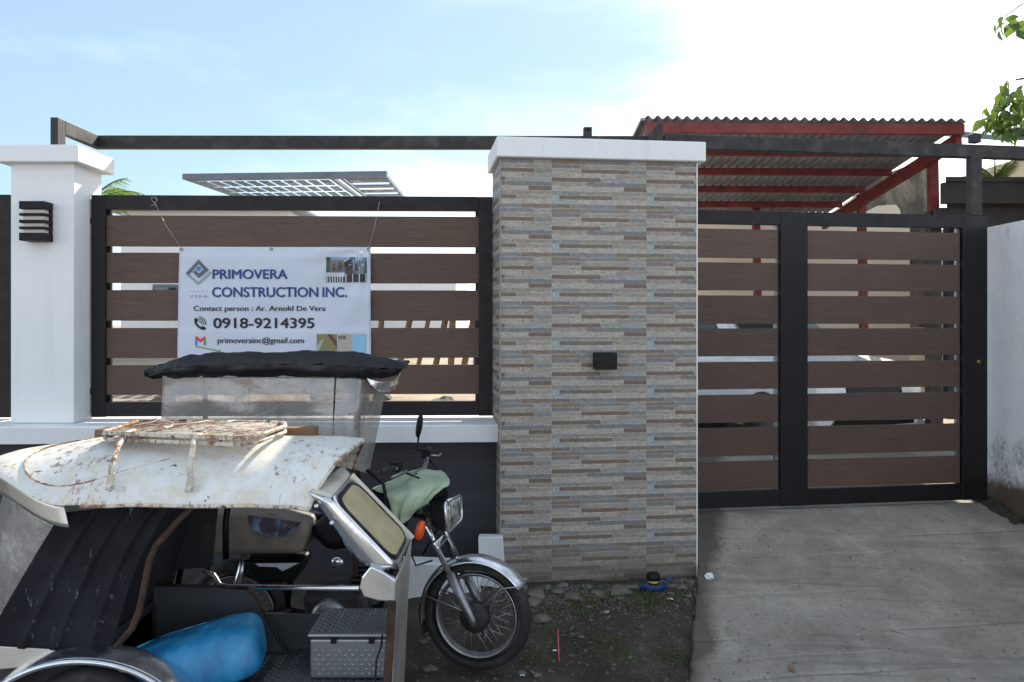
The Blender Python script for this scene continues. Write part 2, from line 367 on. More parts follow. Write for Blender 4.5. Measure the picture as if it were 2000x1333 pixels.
def yellow_pane():
    t = NT('yellowed_acrylic'); v = t.map((1,1,1)); n = t.noise(v, 5, 7, .66, .5)
    c = t.ramp(n, [(.3, srgb(196,182,134)), (.55, srgb(226,214,172)), (.75, srgb(238,230,200))])
    dif = t.n.new('ShaderNodeBsdfDiffuse'); t.l.new(c, dif.inputs['Color']); tl = t.n.new('ShaderNodeBsdfTranslucent'); t.l.new(c, tl.inputs['Color'])
    m1 = t.n.new('ShaderNodeMixShader'); m1.inputs[0].default_value = .5; t.l.new(dif.outputs[0], m1.inputs[1]); t.l.new(tl.outputs[0], m1.inputs[2])
    gl = t.n.new('ShaderNodeBsdfGlossy'); gl.inputs['Roughness'].default_value = .3
    m2 = t.n.new('ShaderNodeMixShader'); m2.inputs[0].default_value = .22; t.l.new(m1.outputs[0], m2.inputs[1]); t.l.new(gl.outputs[0], m2.inputs[2])
    t.l.new(m2.outputs[0], t.out.inputs['Surface']); t.n.remove(t.b); return t.m
M['pane'] = yellow_pane()
def glassy(name, col, rough=.08):
    t = NT(name); t.P(base=col, rough=rough, spec=.6); return t.m
M['car_glass'] = glassy('car_glass', (.03,.05,.05)); M['car_white'] = mat('car_white', (.75,.76,.78), .25, 0, .03, 3, 0)
def lensmat():
    t = NT('headlight_lens'); w = t.n.new('ShaderNodeTexWave'); w.inputs['Scale'].default_value = 42; t.l.new(t.map((1,.6,.1)), w.inputs['Vector'])
    n = t.noise(t.map((1,1,1)), 26, 3); t.P(base=t.ramp(n, [(.35,(.14,.15,.15)),(.6,(.62,.64,.62))]), metal=.7, rough=.14); t.bump(w.outputs['Fac'], .5, .006); return t.m
M['lens'] = lensmat()
M['orange'] = glassy('orange_lens', srgb(226,84,28), .25)
M['mirror'] = mat('mirror_glass', (.35,.36,.38), .08, 1, .05, 3, 0)

def concrete():
    t = NT('driveway_concrete'); v = t.map((1,1,1)); n = t.noise(v, 2.2, 10, .68, .3); n2 = t.noise(v, 38, 8, .75); n3 = t.noise(t.map((1.2,4.5,1)), 1.4, 7, .66)
    c = t.ramp(n, [(.28, srgb(120,112,103)), (.5, srgb(151,142,131)), (.72, srgb(180,170,157))])
    c = t.mix(t.ramp(n3, [(.46,0.0),(.72,.4)]), c, srgb(132,127,118))
    c = t.mix(1.0, c, t.ramp(n2, [(.3,(.78,.78,.78)),(.6,(1.05,1.05,1.05))]), 'MULTIPLY')
    sp = t.n.new('ShaderNodeSeparateXYZ'); t.l.new(t.tc.outputs['Object'], sp.inputs[0])
    ed = t.math('SUBTRACT', sp.outputs['X'], t.math('ADD', t.math('MULTIPLY', sp.outputs['Y'], .27), -.21))
    ed = t.math('SUBTRACT', ed, t.math('MULTIPLY', t.math('SUBTRACT', n, .42), .42))
    c = t.mix(t.ramp(ed, [(.0, .85), (.09, 0.0)]), c, srgb(72,64,56))
    st = t.noise(t.map((.5,7,1), (0,0,-.14)), 1.5, 7, .7); c = t.mix(t.ramp(st, [(.54,0.0),(.66,.55)]), c, srgb(100,94,85))
    pit = t.ramp(t.noise(v, 24, 3, .5), [(.67,0.0),(.71,1.0)]); c = t.mix(t.math('MULTIPLY', pit, .6), c, srgb(64,60,54))
    t.P(base=c, rough=.86); t.bump(t.math('ADD', t.math('MULTIPLY', n2, .8), n), .5, .006); return t.m
M['concrete'] = concrete()
def dirt():
    t = NT('dark_soil'); v = t.map((1,1,1)); n = t.noise(v, 3.2, 9, .7, .3); n2 = t.noise(v, 46, 8, .8)
    c = t.ramp(n, [(.3, srgb(44,38,33)), (.52, srgb(64,56,48)), (.74, srgb(96,88,78))])
    c = t.mix(1.0, c, t.ramp(n2, [(.3,(.6,.6,.6)),(.65,(1.25,1.25,1.25))]), 'MULTIPLY')
    t.P(base=c, rough=.95); t.bump(t.math('ADD', n2, n), .8, .014); return t.m
M['dirt'] = dirt()
M['lot'] = mat('lot_soil', srgb(158,142,122), .95, 0, .3, 2, .6, 20, .02)
M['road'] = mat('road_concrete', srgb(120,118,114), .9, 0, .2, 2, .4, 40, .006)
M['stone'] = mat('stone', srgb(104,98,90), .9, 0, .3, 9, .5, 40, .006)
M['cap'] = M['white_paint']
def old_wall():
    t = NT('stained_white_wall'); v = t.map((1,1,1)); n = t.noise(t.map((5,5,2.2)), 1.4, 10, .74, .3); n2 = t.noise(v, 18, 7, .7)
    sp = t.n.new('ShaderNodeSeparateXYZ'); g = t.n.new('ShaderNodeNewGeometry'); t.l.new(g.outputs['Position'], sp.inputs[0])
    low = t.ramp(sp.outputs['Z'], [(.25,.24), (.75,.1), (1.0,0.0)])
    d = t.ramp(t.math('ADD', n, low), [(.61,0.0),(.65,.5),(.8,.9)])
    d = t.math('MULTIPLY', d, t.ramp(n2, [(.38,0.0),(.58,1.0)]))
    c = t.mix(d, t.ramp(n2, [(.3,(.72,.72,.73)),(.7,(.82,.82,.83))]), srgb(84,78,68))
    foot = t.ramp(t.math('ADD', sp.outputs['Z'], t.math('MULTIPLY', n, .25)), [(.50,1.0),(.58,0.0)])
    c = t.mix(foot, c, srgb(92,76,60))
    t.P(base=c, rough=.85); t.bump(n2, .5, .006); return t.m
M['old_wall'] = old_wall()
def rough_wall():
    t = NT('raw_masonry'); v = t.map((1,1,1)); n = t.noise(t.map((1,1,.5)), 2.3, 9, .7, .4)
    c = t.ramp(n, [(.3, srgb(58,53,47)), (.5, srgb(98,90,79)), (.66, srgb(150,138,122))]); t.P(base=c, rough=.95); t.bump(t.noise(v, 14, 8, .7), .8, .02); return t.m
M['masonry'] = rough_wall()
M['cream'] = mat('cream_wall', srgb(226,212,186), .8, 0, .06, 2, .1, 30, .003)
M['red'] = mat('red_oxide_steel', srgb(118,42,40), .6, 0, .25, 5, .15, 60, .002, col2=srgb(138,56,52))
M['galv_roof'] = mat('galvanised_sheet', srgb(146,149,154), .5, .35, .22, 3, .1, 30, .003, stretch=(1,.2,1))
M['solar'] = mat('solar_back', srgb(70,82,98), .35, 0, .15, 4, 0); M['solar_frame'] = mat('solar_frame', srgb(98,108,118), .45, .3, .1, 4, 0)
M['dark_roof'] = mat('dark_fascia', srgb(42,36,36), .6, 0, .2, 4, .1, 30, .003)
M['timber'] = mat('weathered_timber', srgb(122,92,70), .8, 0, .3, 5, .4, 40, .003, stretch=(.4,3,6))
M['drum'] = mat('drum_blue', srgb(30,56,104), .5, 0, .15, 4, 0)
M['wire'] = mat('wire', (.6,.58,.54), .4, .3, .1, 10, 0)
def leafmat(name, c1, c2):
    t = NT(name); oi = t.n.new('ShaderNodeObjectInfo'); v = t.map((1,1,1)); n = t.noise(v, 4, 3)
    c = t.ramp(t.math('ADD', t.math('MULTIPLY', oi.outputs['Random'], .5), t.math('MULTIPLY', n, .5)), [(.25, c1), (.7, c2)])
    t.P(base=c, rough=.45); tl = t.n.new('ShaderNodeBsdfTranslucent'); t.l.new(t.mix(.5, c, (.28,.42,.04)), tl.inputs['Color'])
    m = t.n.new('ShaderNodeMixShader'); m.inputs[0].default_value = .45; t.l.new(t.b.outputs[0], m.inputs[1]); t.l.new(tl.outputs[0], m.inputs[2]); t.l.new(m.outputs[0], t.out.inputs['Surface'])
    return t.m
M['leaf'] = leafmat('leaf', (.025,.055,.016), (.075,.125,.035)); M['palm'] = leafmat('palm_leaf', (.05,.1,.02), (.14,.2,.05))
M['grass'] = leafmat('grass_blade', (.05,.08,.02), (.11,.14,.05))
M['bark'] = mat('bark', srgb(96,80,64), .9, 0, .3, 8, .6, 30, .01, stretch=(1,1,.3))

def flat(name, c, rough=.55): t = NT(name); v = t.map((1,1,1)); t.P(base=t.ramp(t.noise(v, 6, 3), [(.3, tuple(q*.93 for q in c)), (.7, c)]), rough=rough); return t.m
INK = {k: flat('ink_'+k, c) for k, c in dict(navy=srgb(38,62,128), black=srgb(24,26,32), grey=srgb(92,98,110), lgrey=srgb(146,156,172), mid=srgb(60,130,190),
    red=srgb(214,60,56), green=srgb(70,150,84), yellow=srgb(222,176,56), blue=srgb(76,120,208), faint=srgb(196,198,206), pdark=srgb(40,46,44), pstone=srgb(120,112,108),
    pwhite=srgb(196,200,206), pgreen=srgb(60,84,56), psky=srgb(120,160,196), pol=srgb(134,128,84), pmar=srgb(110,58,46), pbei=srgb(178,170,162), pcy=srgb(140,190,222), pbrown=srgb(76,58,52)).items()}
def bannermat():
    t = NT('banner_vinyl'); v = t.map((1,1,1)); c = t.ramp(t.noise(v, 3, 5), [(.3,(.62,.66,.76)),(.7,(.68,.72,.82))]); t.P(base=c, rough=.45)
    tl = t.n.new('ShaderNodeBsdfTranslucent'); tl.inputs[0].default_value = (.76,.78,.86,1); m = t.n.new('ShaderNodeMixShader'); m.inputs[0].default_value = .14
    t.l.new(t.b.outputs[0], m.inputs[1]); t.l.new(tl.outputs[0], m.inputs[2]); t.l.new(m.outputs[0], t.out.inputs['Surface']); t.bump(t.noise(v, 8, 4), .15, .01); return t.m
M['banner'] = bannermat()
#PART2
# ================================================================== SETTING
FEN = Frame(178, 5.6, 1.78)        # fence plane
PIL = Frame(978, 5.2, 7.03)        # tiled pillar face
GAT = Frame(1363, 6.05, 8.2)       # gate face
def nn(x, y, z=0, s=1.0): return noise.noise(Vector((x*s, y*s, z)))
def smooth(t): t = min(max(t, 0), 1); return t*t*(3-2*t)

g = MB(); g.add([(-400,-300,-.42),(400,-300,-.42),(400,500,-.42),(-400,500,-.42)], [(0,1,2,3)])
make('ground', g, M['lot'], kind='structure')
g = MB(); g.add([(-40,-7,-.30),(40,-7,-.30),(40,3.9,-.27),(-40,3.9,-.27)], [(0,1,2,3)])
make('road', g, M['road'], kind='structure')

def verge_z(X, Y):
    t = smooth((5.22-Y)/.85)
    under = .35*smooth((X-(1.207+(Y-5.38)*.27)-.03)/.06) if Y < 5.45 else 0
    return -under-.012-.212*t - .03*smooth((4.3-Y)/1.0) + .016*nn(X, Y, 3, 2.3)+.011*nn(X, Y, 5, 7)+.007*nn(X, Y, 8, 19)
g = MB()
def vf(u, v):
    X = -9+10.6*u**.55; Y = 3.3+2.3*v
    return (X, Y, verge_z(X, Y))
g.grid(vf, 230, 90); make('verge', g, M['dirt'], kind='structure')

# driveway apron: from the gate sill down to the road, with shallow board marks
rows = []
ramp_prof = [(6.9,.255),(6.35,.253),(6.05,.235),(5.75,.168),(5.38,.066),(4.9,-.07),(4.5,-.165),(4.15,-.225),(3.7,-.262),(3.2,-.285)]
def rampz(t):
    for (a, za), (b, zb) in zip(ramp_prof, ramp_prof[1:]):
        if t <= a and t >= b:
            return za+(zb-za)*(a-t)/(a-b)
    return ramp_prof[-1][1]
gro = [5.62,5.42,5.24,5.02,4.83,4.63,4.44,4.27,4.05,3.8]
ts = []
t = 6.9
while t > 3.2: ts.append(t); t -= .045
for q in gro: ts += [q+.007, q, q-.007]
ts = sorted(set(ts), reverse=True)
g = MB(); NX = 70; vs = []
for t in ts:
    xl = 1.207+(t-5.38)*(.27 if t < 5.4 else .05); gi = 1 if t in gro else 0; xl += .03*nn(t, 3, 1, 5)+.015*nn(t, 3, 2, 17) if t < 5.3 else 0
    for i in range(NX+1):
        u = (i/NX)**1.25; X = xl + u*(5.2-xl); Y = t + .1444*(X-1.36) - (.0 if t > 5.9 else 0)
        k = smooth(.5+2.6*nn(X*.9, t*3.0, 11)) if gi else 0
        z = rampz(t) + .006*nn(X, Y, 2, 1.7)+.0025*nn(X, Y, 4, 9) - .014*k
        vs.append((X, Y + .012*nn(X, 0, 6, 3), z))
w = NX+1
fs = [(i*w+j, (i+1)*w+j, (i+1)*w+j+1, i*w+j+1) for i in range(len(ts)-1) for j in range(NX)]
g.add(vs, fs, True)
ed = [i*w for i in range(len(ts))]; n0 = len(g.v)      # slab edge towards the verge
for i in ed: g.v.append(Vector(vs[i])-Vector((.01, 0, .34)))
for a in range(len(ed)-1): g.f.append([ed[a], ed[a+1], n0+a+1, n0+a]); g.sm.append(False); g.mi.append(0)
make('driveway', g, M['concrete'], kind='structure')
g = MB(); g.add([(1.1,6.5,.246),(4.6,6.9,.246),(9,24,.25),(1.1,24,.25)], [(0,1,2,3)])
make('yard_paving', g, M['concrete'], kind='structure')
g = MB()
def lotf(u, v):
    X = -60+61.1*u**.4; Y = 5.95+70*v**2
    return (X, Y, .86+.05*nn(X, Y, 1, .8)+.03*nn(X, Y, 4, 3)+(.10*smooth((Y-7)/3)))
g.grid(lotf, 90, 60); make('lot_ground', g, M['lot'], kind='structure')

# ================================================================== BOUNDARY WALL, LEFT PILLAR
wr = thing('boundary_wall', 'low charcoal boundary wall with white ledge under the slatted fence', 'wall', (FEN.o.x, 5.3, 0), FEN.a)
ua, ub = -3.2, FEN.u(974)
LF = -.34                                     # ledge front, local y relative to fence face (5.6)
def fl(y): return y+.3                        # fence-local y -> wall-local y
b = MB().box(ua, ub-.01, fl(-.22), fl(.25), -.25, .857); make('wall', b, M['dark_wall'], wr, True)
b = MB(); n = 60
def ledge(u, v):   # slightly wavering hand-cast edge
    pts = [(-.35,.857),(-.355,.96),(-.345,.968),(.3,.975)]
    y, z = pts[min(int(round(v*3)), 3)]; U = ua+(ub-ua)*u
    return (U, fl(y)+.0025*nn(U, v, 1, 3), z+.002*nn(U, v, 2, 4))
b.grid(ledge, n, 3, False); b.box(ua, ub, fl(-.34), fl(.295), .8575, .9)
make('ledge', b, M['ledge_white'], wr, True)

lp = thing('gate_pillar', 'plain white painted pillar with flat cap and louvred lamp', 'pillar', (XX(84,5.4), 5.6, .975), 0)
x0, x1 = XX(21,5.4), XX(144,5.4)
make('shaft', MB().box(x0, x1, 5.4, 5.77, .972, ZZ(318,5.4)+.02), M['white_paint'], lp, bevel=.004)
make('cap', MB().box(x0-.065, x1+.06, 5.335, 5.83, ZZ(316.5,5.335), ZZ(282.5,5.335)), M['white_paint'], lp, bevel=.006)
wl_ = thing('wall_lamp', 'black louvred wall lamp on the white pillar', 'lamp', P(73,472,5.4), 0)
lx0, lx1 = XX(49,5.36), XX(93,5.33); lz = [ZZ(y,5.36) for y in (396,411,419,424,432,438,445,450,457,472)]
make('back_plate', MB().box(lx0+.01, lx1-.005, 5.37, 5.399, lz[9], lz[0]), M['black'], wl_)
make('diffuser', MB().box(lx0+.015, lx1-.015, 5.315, 5.37, lz[8]+.002, lz[1]-.002), M['lampglass'], wl_)
for a, c in ((0,1),(2,3),(4,5),(6,7),(8,9)):
    make('louvre', MB().box(lx0, lx1, 5.29, 5.395, lz[c], lz[a]), M['black'], wl_, bevel=.003)

# ================================================================== FENCE PANELS
def fence(name, label, u0, u1, parent_loc_u, brackets=True):
    o = FEN.M @ Vector((u0, 0, 0)); r = thing(name, label, 'fence', (o.x, o.y, .976), FEN.a, 'slatted fence panels along the low wall')
    z = lambda y: FEN.z(560, y)-.976
    W = u1-u0; sw = FEN.u(205)-FEN.u(178); sr = FEN.u(966)-FEN.u(935)
    make('stile', MB().box(0, sw, 0, .06, z(814), z(383)), M['frame'], r, True, bevel=.003)
    make('stile', MB().box(W-sr, W, 0, .06, z(814), z(383)), M['frame'], r, True, bevel=.003)
    make('rail', MB().box(sw, W-sr, .002, .058, z(410.5), z(383)+.001), M['frame'], r, True, bevel=.002)
    make('rail', MB().box(sw, W-sr, .002, .058, z(813), z(785)), M['frame'], r, True, bevel=.002)
    for ya, yb in ((421.5,482),(494,553.5),(567,627),(641,700),(713.5,771.5)):
        make('board', MB().box(sw-.012, W-sr+.006, .022, .04, z(yb), z(ya)), M['board'], r, True, bevel=.002)
    for s in (sw+.012, W-sr-.012):
        make('batten', MB().box(s-.012, s+.012, .041, .062, z(785), z(411)), M['frame'], r, True)
    if brackets:
        for zy in (433, 763):
            make('bracket', MB().box(-.055, .003, .01, .05, z(zy+6), z(zy-6)), M['frame'], r, True, bevel=.003)
            make('bracket', MB().box(W-.003, W+.045, .01, .05, z(zy+6), z(zy-6)), M['frame'], r, True, bevel=.003)
    return r
fence('fence_panel', 'dark framed fence panel of five brown boards with a banner tied on', 0, FEN.u(966), 0)
fence('fence_panel', 'dark fence panel continuing beyond the plain white pillar', FEN.u(20)-2.4, FEN.u(20), 0, False)

# ================================================================== TILED PILLAR
ang = PIL.a; pw = PIL.u(1360)
pr = thing('tiled_pillar', 'wide pillar clad in brown and grey strip tiles under white cap', 'pillar', (PIL.o.x, PIL.o.y, -.02), ang)
ztop = PIL.z(978, 309)+.02; zb = 0.0
make('core', MB().box(.012, pw-.012, .0065, .5, -.15, ztop), M['grout'], pr, True)
make('cap', MB().box(-.03, pw+.048, -.05, .56, ztop+.0, PIL.z(968, 272)+.02+.008), M['white_paint'], pr, True, bevel=.006)
BR = srgb(103,89,80); BR2 = srgb(118,104,93); BL = srgb(121,122,124); BE = srgb(146,139,130); LB = srgb(164,158,149); LG = srgb(148,147,145); GB = srgb(112,102,94); LBL = srgb(148,152,156)
TP = [[(.31,BR2),(.82,BL),(1,LG)], [(.3,BL),(1,BE)], [(.31,BE),(.82,BR),(1,BL)], [(.2,BE),(.68,LB),(1,BE)], [(.52,BR),(1,LG)], [(.37,BE),(1,BL)],
      [(.76,LB),(1,BR)], [(.3,BL),(1,BE)], [(.08,LBL),(.64,GB),(1,BE)], [(.2,LBL),(1,LB)], [(.2,GB),(.68,BL),(1,BR2)]]
ucol = [PIL.u(1077), PIL.u(1262)]; TW = ucol[1]-ucol[0]; TH = TW/2.0
def tile_mesh(f0, f1, r0, r1):
    """part of the moulded tile between fractions f0..f1 and strip rows r0..r1 (rows from top)"""
    vs, fs, cols = [], [], []; jt = .0014; rh = TH/11
    def bx(xa, xb, za, zb_, ya, yb, c):
        q = len(vs); e = .0008
        vs.extend([(xa,yb,za),(xb,yb,za),(xb,yb,zb_),(xa,yb,zb_),(xa+e,ya,za+e),(xb-e,ya,za+e),(xb-e,ya,zb_-e),(xa+e,ya,zb_-e)])
        for f in ((4,5,6,7),(0,1,5,4),(1,2,6,5),(2,3,7,6),(3,0,4,7)): fs.append([q+i for i in f]); cols.append(c)
    for r in range(r0, r1):
        a = 0.0
        for i, (bnd, c) in enumerate(TP[r]):
            s, e = max(a, f0), min(bnd, f1); a0 = a; a = bnd
            if e-s < .005: continue
            rnd = random.Random(r*31+i*7); k = .88+.24*rnd.random(); d = .0012+.0022*rnd.random()
            bx((s-f0)*TW+jt*.3, (e-f0)*TW-jt*.3, -(r+1-r0)*rh+jt*.35, -(r-r0)*rh-jt*.35, -d, .006, tuple(q*k for q in c))
    q = len(vs); W = (f1-f0)*TW; H = (r1-r0)*rh
    vs.extend([(.0002,-.0006,-H),(W-.0002,-.0006,-H),(W-.0002,-.0006,0),(.0002,-.0006,0)]); fs.append([q,q+1,q+2,q+3]); cols.append(srgb(205,200,190))
    me = bpy.data.meshes.new('tile'); me.from_pydata(vs, [], fs)
    ca = me.color_attributes.new('strip', 'FLOAT_COLOR', 'CORNER')
    for p, c in zip(me.polygons, cols):
        for li in p.loop_indices: ca.data[li].color = (*c, 1)
    me.materials.append(M['tile']); return me
lf = 1-ucol[0]/TW; rf = (pw-ucol[1])/TW
cache = {}
def put_tile(u, z, f0, f1, r0, r1, y=0.0, rz=0.0):
    key = (round(f0,3), round(f1,3), r0, r1)
    if key not in cache: cache[key] = tile_mesh(*key)
    o = bpy.data.objects.new('tile', cache[key]); COL.objects.link(o); o.parent = pr
    o.location = (u, y, z); o.rotation_euler = (0, 0, rz)
zt = ztop-.002; zz = zt; r0 = 0
while zz > .06:
    r1 = 11 if zz-(11-r0)*TH/11 > -.03 else r0+int((zz+.03)/(TH/11))
    r1 = min(11, max(r1, r0+1))
    put_tile(0, zz, lf, 1, r0, r1); put_tile(ucol[0], zz, 0, 1, r0, r1); put_tile(ucol[1], zz, 0, rf, r0, r1)
    put_tile(0, zz, 0, .8, r0, r1, .5, -math.pi/2)   # return face
    zz -= (r1-r0)*TH/11; r0 = 0
    if zz < .0: break
make('edge_trim', MB().box(pw-.001, pw+.006, -.009, .5, .0, ztop-.001), M['white_paint'], pr, True)
make('edge_trim', MB().box(-.006, .0005, -.009, .002, .0, ztop-.001), M['grout'], pr, True)
sl_ = thing('box_light', 'small black box light on the tiled pillar', 'lamp', P(1177,722,5.24), ang)
bx0, bx1 = -.068, .068
u_ = PIL.u(1177); o_ = PIL.M @ Vector((u_, -.012, 0)); sl_.location = (o_.x, o_.y, PIL.z(1177,721)); ROOT[sl_] = Matrix.Translation(sl_.location) @ Matrix.Rotation(ang, 4, 'Z')
hh = PIL.z(1177,688)-PIL.z(1177,721)
make('housing', MB().box(-.067, .067, -.1, 0, 0, hh), M['black'], sl_, True, bevel=.004, seg=2)
make('diffuser', MB().box(-.05, .05, -.085, -.015, -.003, .004), M['lampglass'], sl_, True)

# ================================================================== OVERHEAD TRACK
BY = 6.12; BZ1 = 3.015; BZ0 = 2.925
tk = thing('gate_track', 'dark steel overhead beam running above pillars and gate', 'beam', P(110,283,5.5), 0)
xl = XX(180, BY); xr = XX(1310, 6.15)
make('beam', MB().hexa([(xl,BY,BZ0),(xr,BY+.02,BZ0),(xr,BY+.1,BZ0),(xl,BY+.08,BZ0),(xl,BY,BZ1),(xr,BY+.02,BZ1),(xr,BY+.1,BZ1),(xl,BY+.08,BZ1)]), M['beam'], tk, bevel=.003)
pt = thing
pxl, pxr = XX(98,5.5), XX(111,5.5)
make('post', MB().box(pxl, pxl+.05, 5.5, 5.6, ZZ(284,5.4)-.03, 2.995), M['beam'], tk, bevel=.003)
make('arm', MB().hexa([(pxl+.0005,5.6,2.905),(pxl+.05,5.6,2.905),(xl+.05,BY-.002,2.922),(xl-.0005,BY+.08,2.922),(pxl+.0005,5.6,2.995),(pxl+.05,5.6,2.995),(xl+.05,BY-.002,3.012),(xl-.0005,BY+.08,3.012)]), M['beam'], tk, bevel=.003)
# right run over the gate
def gp(x, off, z): 
    u, Y = GAT.hit(x); p = GAT.M @ Vector((u, off, 0)); return Vector((p.x, p.y, z))
a0, a1 = gp(1305, .08, 0), gp(2090, .08, 0)
d = Vector((-math.sin(GAT.a), math.cos(GAT.a), 0))*.08
make('beam', MB().hexa([a0+Vector((0,0,2.92)), a1+Vector((0,0,2.92)), a1+d+Vector((0,0,2.92)), a0+d+Vector((0,0,2.92)), a0+Vector((0,0,3.02)), a1+Vector((0,0,3.02)), a1+d+Vector((0,0,3.02)), a0+d+Vector((0,0,3.02))]), M['beam'], tk, bevel=.003)
for (xa, xb, ya, yb, YY) in ((1140,1156,249,268,6.13),):
    make('stub', MB().box(XX(xa,YY), XX(xb,YY), YY-.01, YY+.06, BZ1-.04, ZZ(ya,YY)), M['beam'], tk, bevel=.002)
make('stub', MB().box(XX(1144,6.1), XX(1152,6.1), 6.105, 6.13, 3.05, 3.066), M['black'], tk)
YY = 5.95
make('post', MB().box(XX(1283,YY), XX(1295,YY), YY, YY+.09, 2.7, ZZ(242,YY)), M['beam'], tk, bevel=.002)
make('brace', MB().hexa([(XX(1271,YY),YY+.09,2.9),(XX(1283,YY)+.002,YY+.02,2.9),(XX(1283,YY)+.002,YY+.09,2.9),(XX(1271,YY),YY+.16,2.9),(XX(1270,YY),YY+.09,3.0),(XX(1283,YY)+.002,YY+.02,ZZ(243,YY)),(XX(1283,YY)+.002,YY+.09,ZZ(243,YY)),(XX(1270,YY),YY+.16,3.03)]), M['beam'], tk)

# ================================================================== GATE
gr = thing('sliding_gate', 'wide dark sliding gate with two bays of eight brown boards', 'gate', (GAT.o.x, GAT.o.y, .25), GAT.a)
def gz(x, y): return GAT.z(x, y)-.25
uL = -.16; uA, uB, uC, uD = GAT.u(1525), GAT.u(1578), GAT.u(1881), GAT.u(1929)
zt_, zb_ = gz(1640, 414), gz(1640, 986)+.0
zr, zs = gz(1640, 443), gz(1640, 957)
zt_ = 2.19+.01; 
make('stile', MB().box(uA, uB, 0, .06, .012, gz(1550,414)), M['frame'], gr, True, bevel=.003)
make('stile', MB().box(uC, uD, 0, .06, .012, gz(1550,414)), M['frame'], gr, True, bevel=.003)
make('stile', MB().box(uL, uL+.08, 0, .06, .012, gz(1550,414)), M['frame'], gr, True, bevel=.003)
for (a, c) in ((uL+.08, uA), (uB, uC)):
    make('rail', MB().box(a, c, .002, .058, gz(1550,440), gz(1550,414)+.0005), M['frame'], gr, True, bevel=.002)
    make('rail', MB().box(a, c, .002, .058, .014, gz(1550,957)), M['frame'], gr, True, bevel=.002)
rowsL = [(446,503),(512,567),(577,633),(642,697),(708,762),(773,828),(838,894),(904,960)]
zl = [(gz(1363,b_), gz(1363,a_)) for a_, b_ in rowsL]
for (a, c) in ((uL+.08, uA), (uB, uC)):
    for (q0, q1) in zl:
        make('board', MB().box(a+.002, c-.012, .02, .038, q0, q1), M['board'], gr, True, bevel=.002)
    make('batten', MB().box(c-.03, c-.001, .039, .062, gz(1550,957), gz(1550,440)), M['alu'], gr, True)
make('lock', MB().lathe([(0,-.012),(.014,-.012),(.017,-.006),(.018,.0)], (GAT.u(1911), 0, gz(1911,707)), (0,1,0), 14), M['brass'], gr, True)
make('post', MB().box(GAT.u(1899), GAT.u(1921), .012, .075, gz(1550,414)+.001, 2.92-.25), M['beam'], gr, True, bevel=.003)
make('post_top', MB().box(GAT.u(1903), GAT.u(1919), .012, .075, 3.021-.25, 3.09-.25), M['beam'], gr, True, bevel=.003)

# neighbour's wall on the right
nw = thing('side_wall', 'stained white wall beside the gate end', 'wall', (3.74, 5.0, .1), 0)
b = MB()
def nwf(u, v):
    Y = 2.6+3.93*u; z = .05+(ZZ(445,6.51)-.05)*v
    return (3.735+.006*nn(Y, z, 3, 2)+.004*nn(Y, z, 5, 7), Y, z)
b.grid(nwf, 60, 40); b.box(3.745, 3.9, 2.6, 6.53, -.3, ZZ(445,6.51))
make('masonry', b, M['old_wall'], nw)
b = MB()
def mound(u, v):
    X = 3.62-.08*u+(.115+.08*u)*v; Y = 6.02+.46*u; return (X, Y, rampz(Y-.1444*(X-1.36))-.02+.06*smooth(v*1.2)*(1+.5*nn(X,Y,2,9))+.02*nn(X,Y,1,14))
b.grid(mound, 40, 14); make('soil_bank', b, M['dirt'], kind='structure')
#PART3
# ================================================================== CARPORT BEHIND THE GATE
cp = thing('carport', 'red steel carport with corrugated roof behind the gate', 'carport', (3.2, 10.5, .25), 0)
FL, FR = P(1262,238,9.0), P(1882,243,9.0); BR_ = P(1612,420,13.2); BL_ = Vector((FL.x-.05, 13.2, BR_.z))
def roofpt(u, v): return (FL.lerp(FR, u)).lerp(BL_.lerp(BR_, u), v)
b = MB(); nw_ = 33; per = 8
def corr(u, v):
    p = roofpt(u*1.012-.004, v*1.01-.012); return p+Vector((0, 0, .03+.019*math.sin(u*nw_*2*math.pi)+.004*nn(u*9, v*5)))
b.grid(corr, nw_*per, 10); make('roof_sheet', b, M['galv_roof'], cp, solid=.002)
def rbar(a, c, w, h, name='purlin'): make(name, MB().bar(a, c, w, h), M['red'], cp, bevel=.003)
rbar(roofpt(0,0)-Vector((0,0,.07)), roofpt(1,0)-Vector((0,0,.06)), .05, .115, 'fascia')
for v in (.21,.40,.60,.80,.985):
    rbar(roofpt(0,v)-Vector((0,0,.045)), roofpt(.985,v)-Vector((0,0,.045)), .05, .09)
rbar(roofpt(1,.0)+Vector((-.03,.03,-.16)), roofpt(1,1)+Vector((-.03,0,-.16)), .06, .15, 'rafter')
rbar(roofpt(0,.0)+Vector((.03,.03,-.16)), roofpt(0,1)+Vector((.03,0,-.16)), .06, .15, 'rafter')
make('gutter', MB().bar(roofpt(0,-.005)+Vector((-.035,0,.02)), roofpt(0,1)+Vector((-.035,0,.02)), .05, .03), M['galv'], cp)
for x, y, Yv in ((1826,306,9.9), (1686,380,11.9), (1480,400,12.6)):
    a = P(x, y, Yv); rbar(Vector((a.x+.03, Yv, .25)), Vector((a.x-.03, Yv, a.z)), .1, .1, 'column')
a = roofpt(0,.1); rbar(Vector((a.x+.03, a.y, .25)), a-Vector((-.03,0,.1)), .1, .1, 'column')

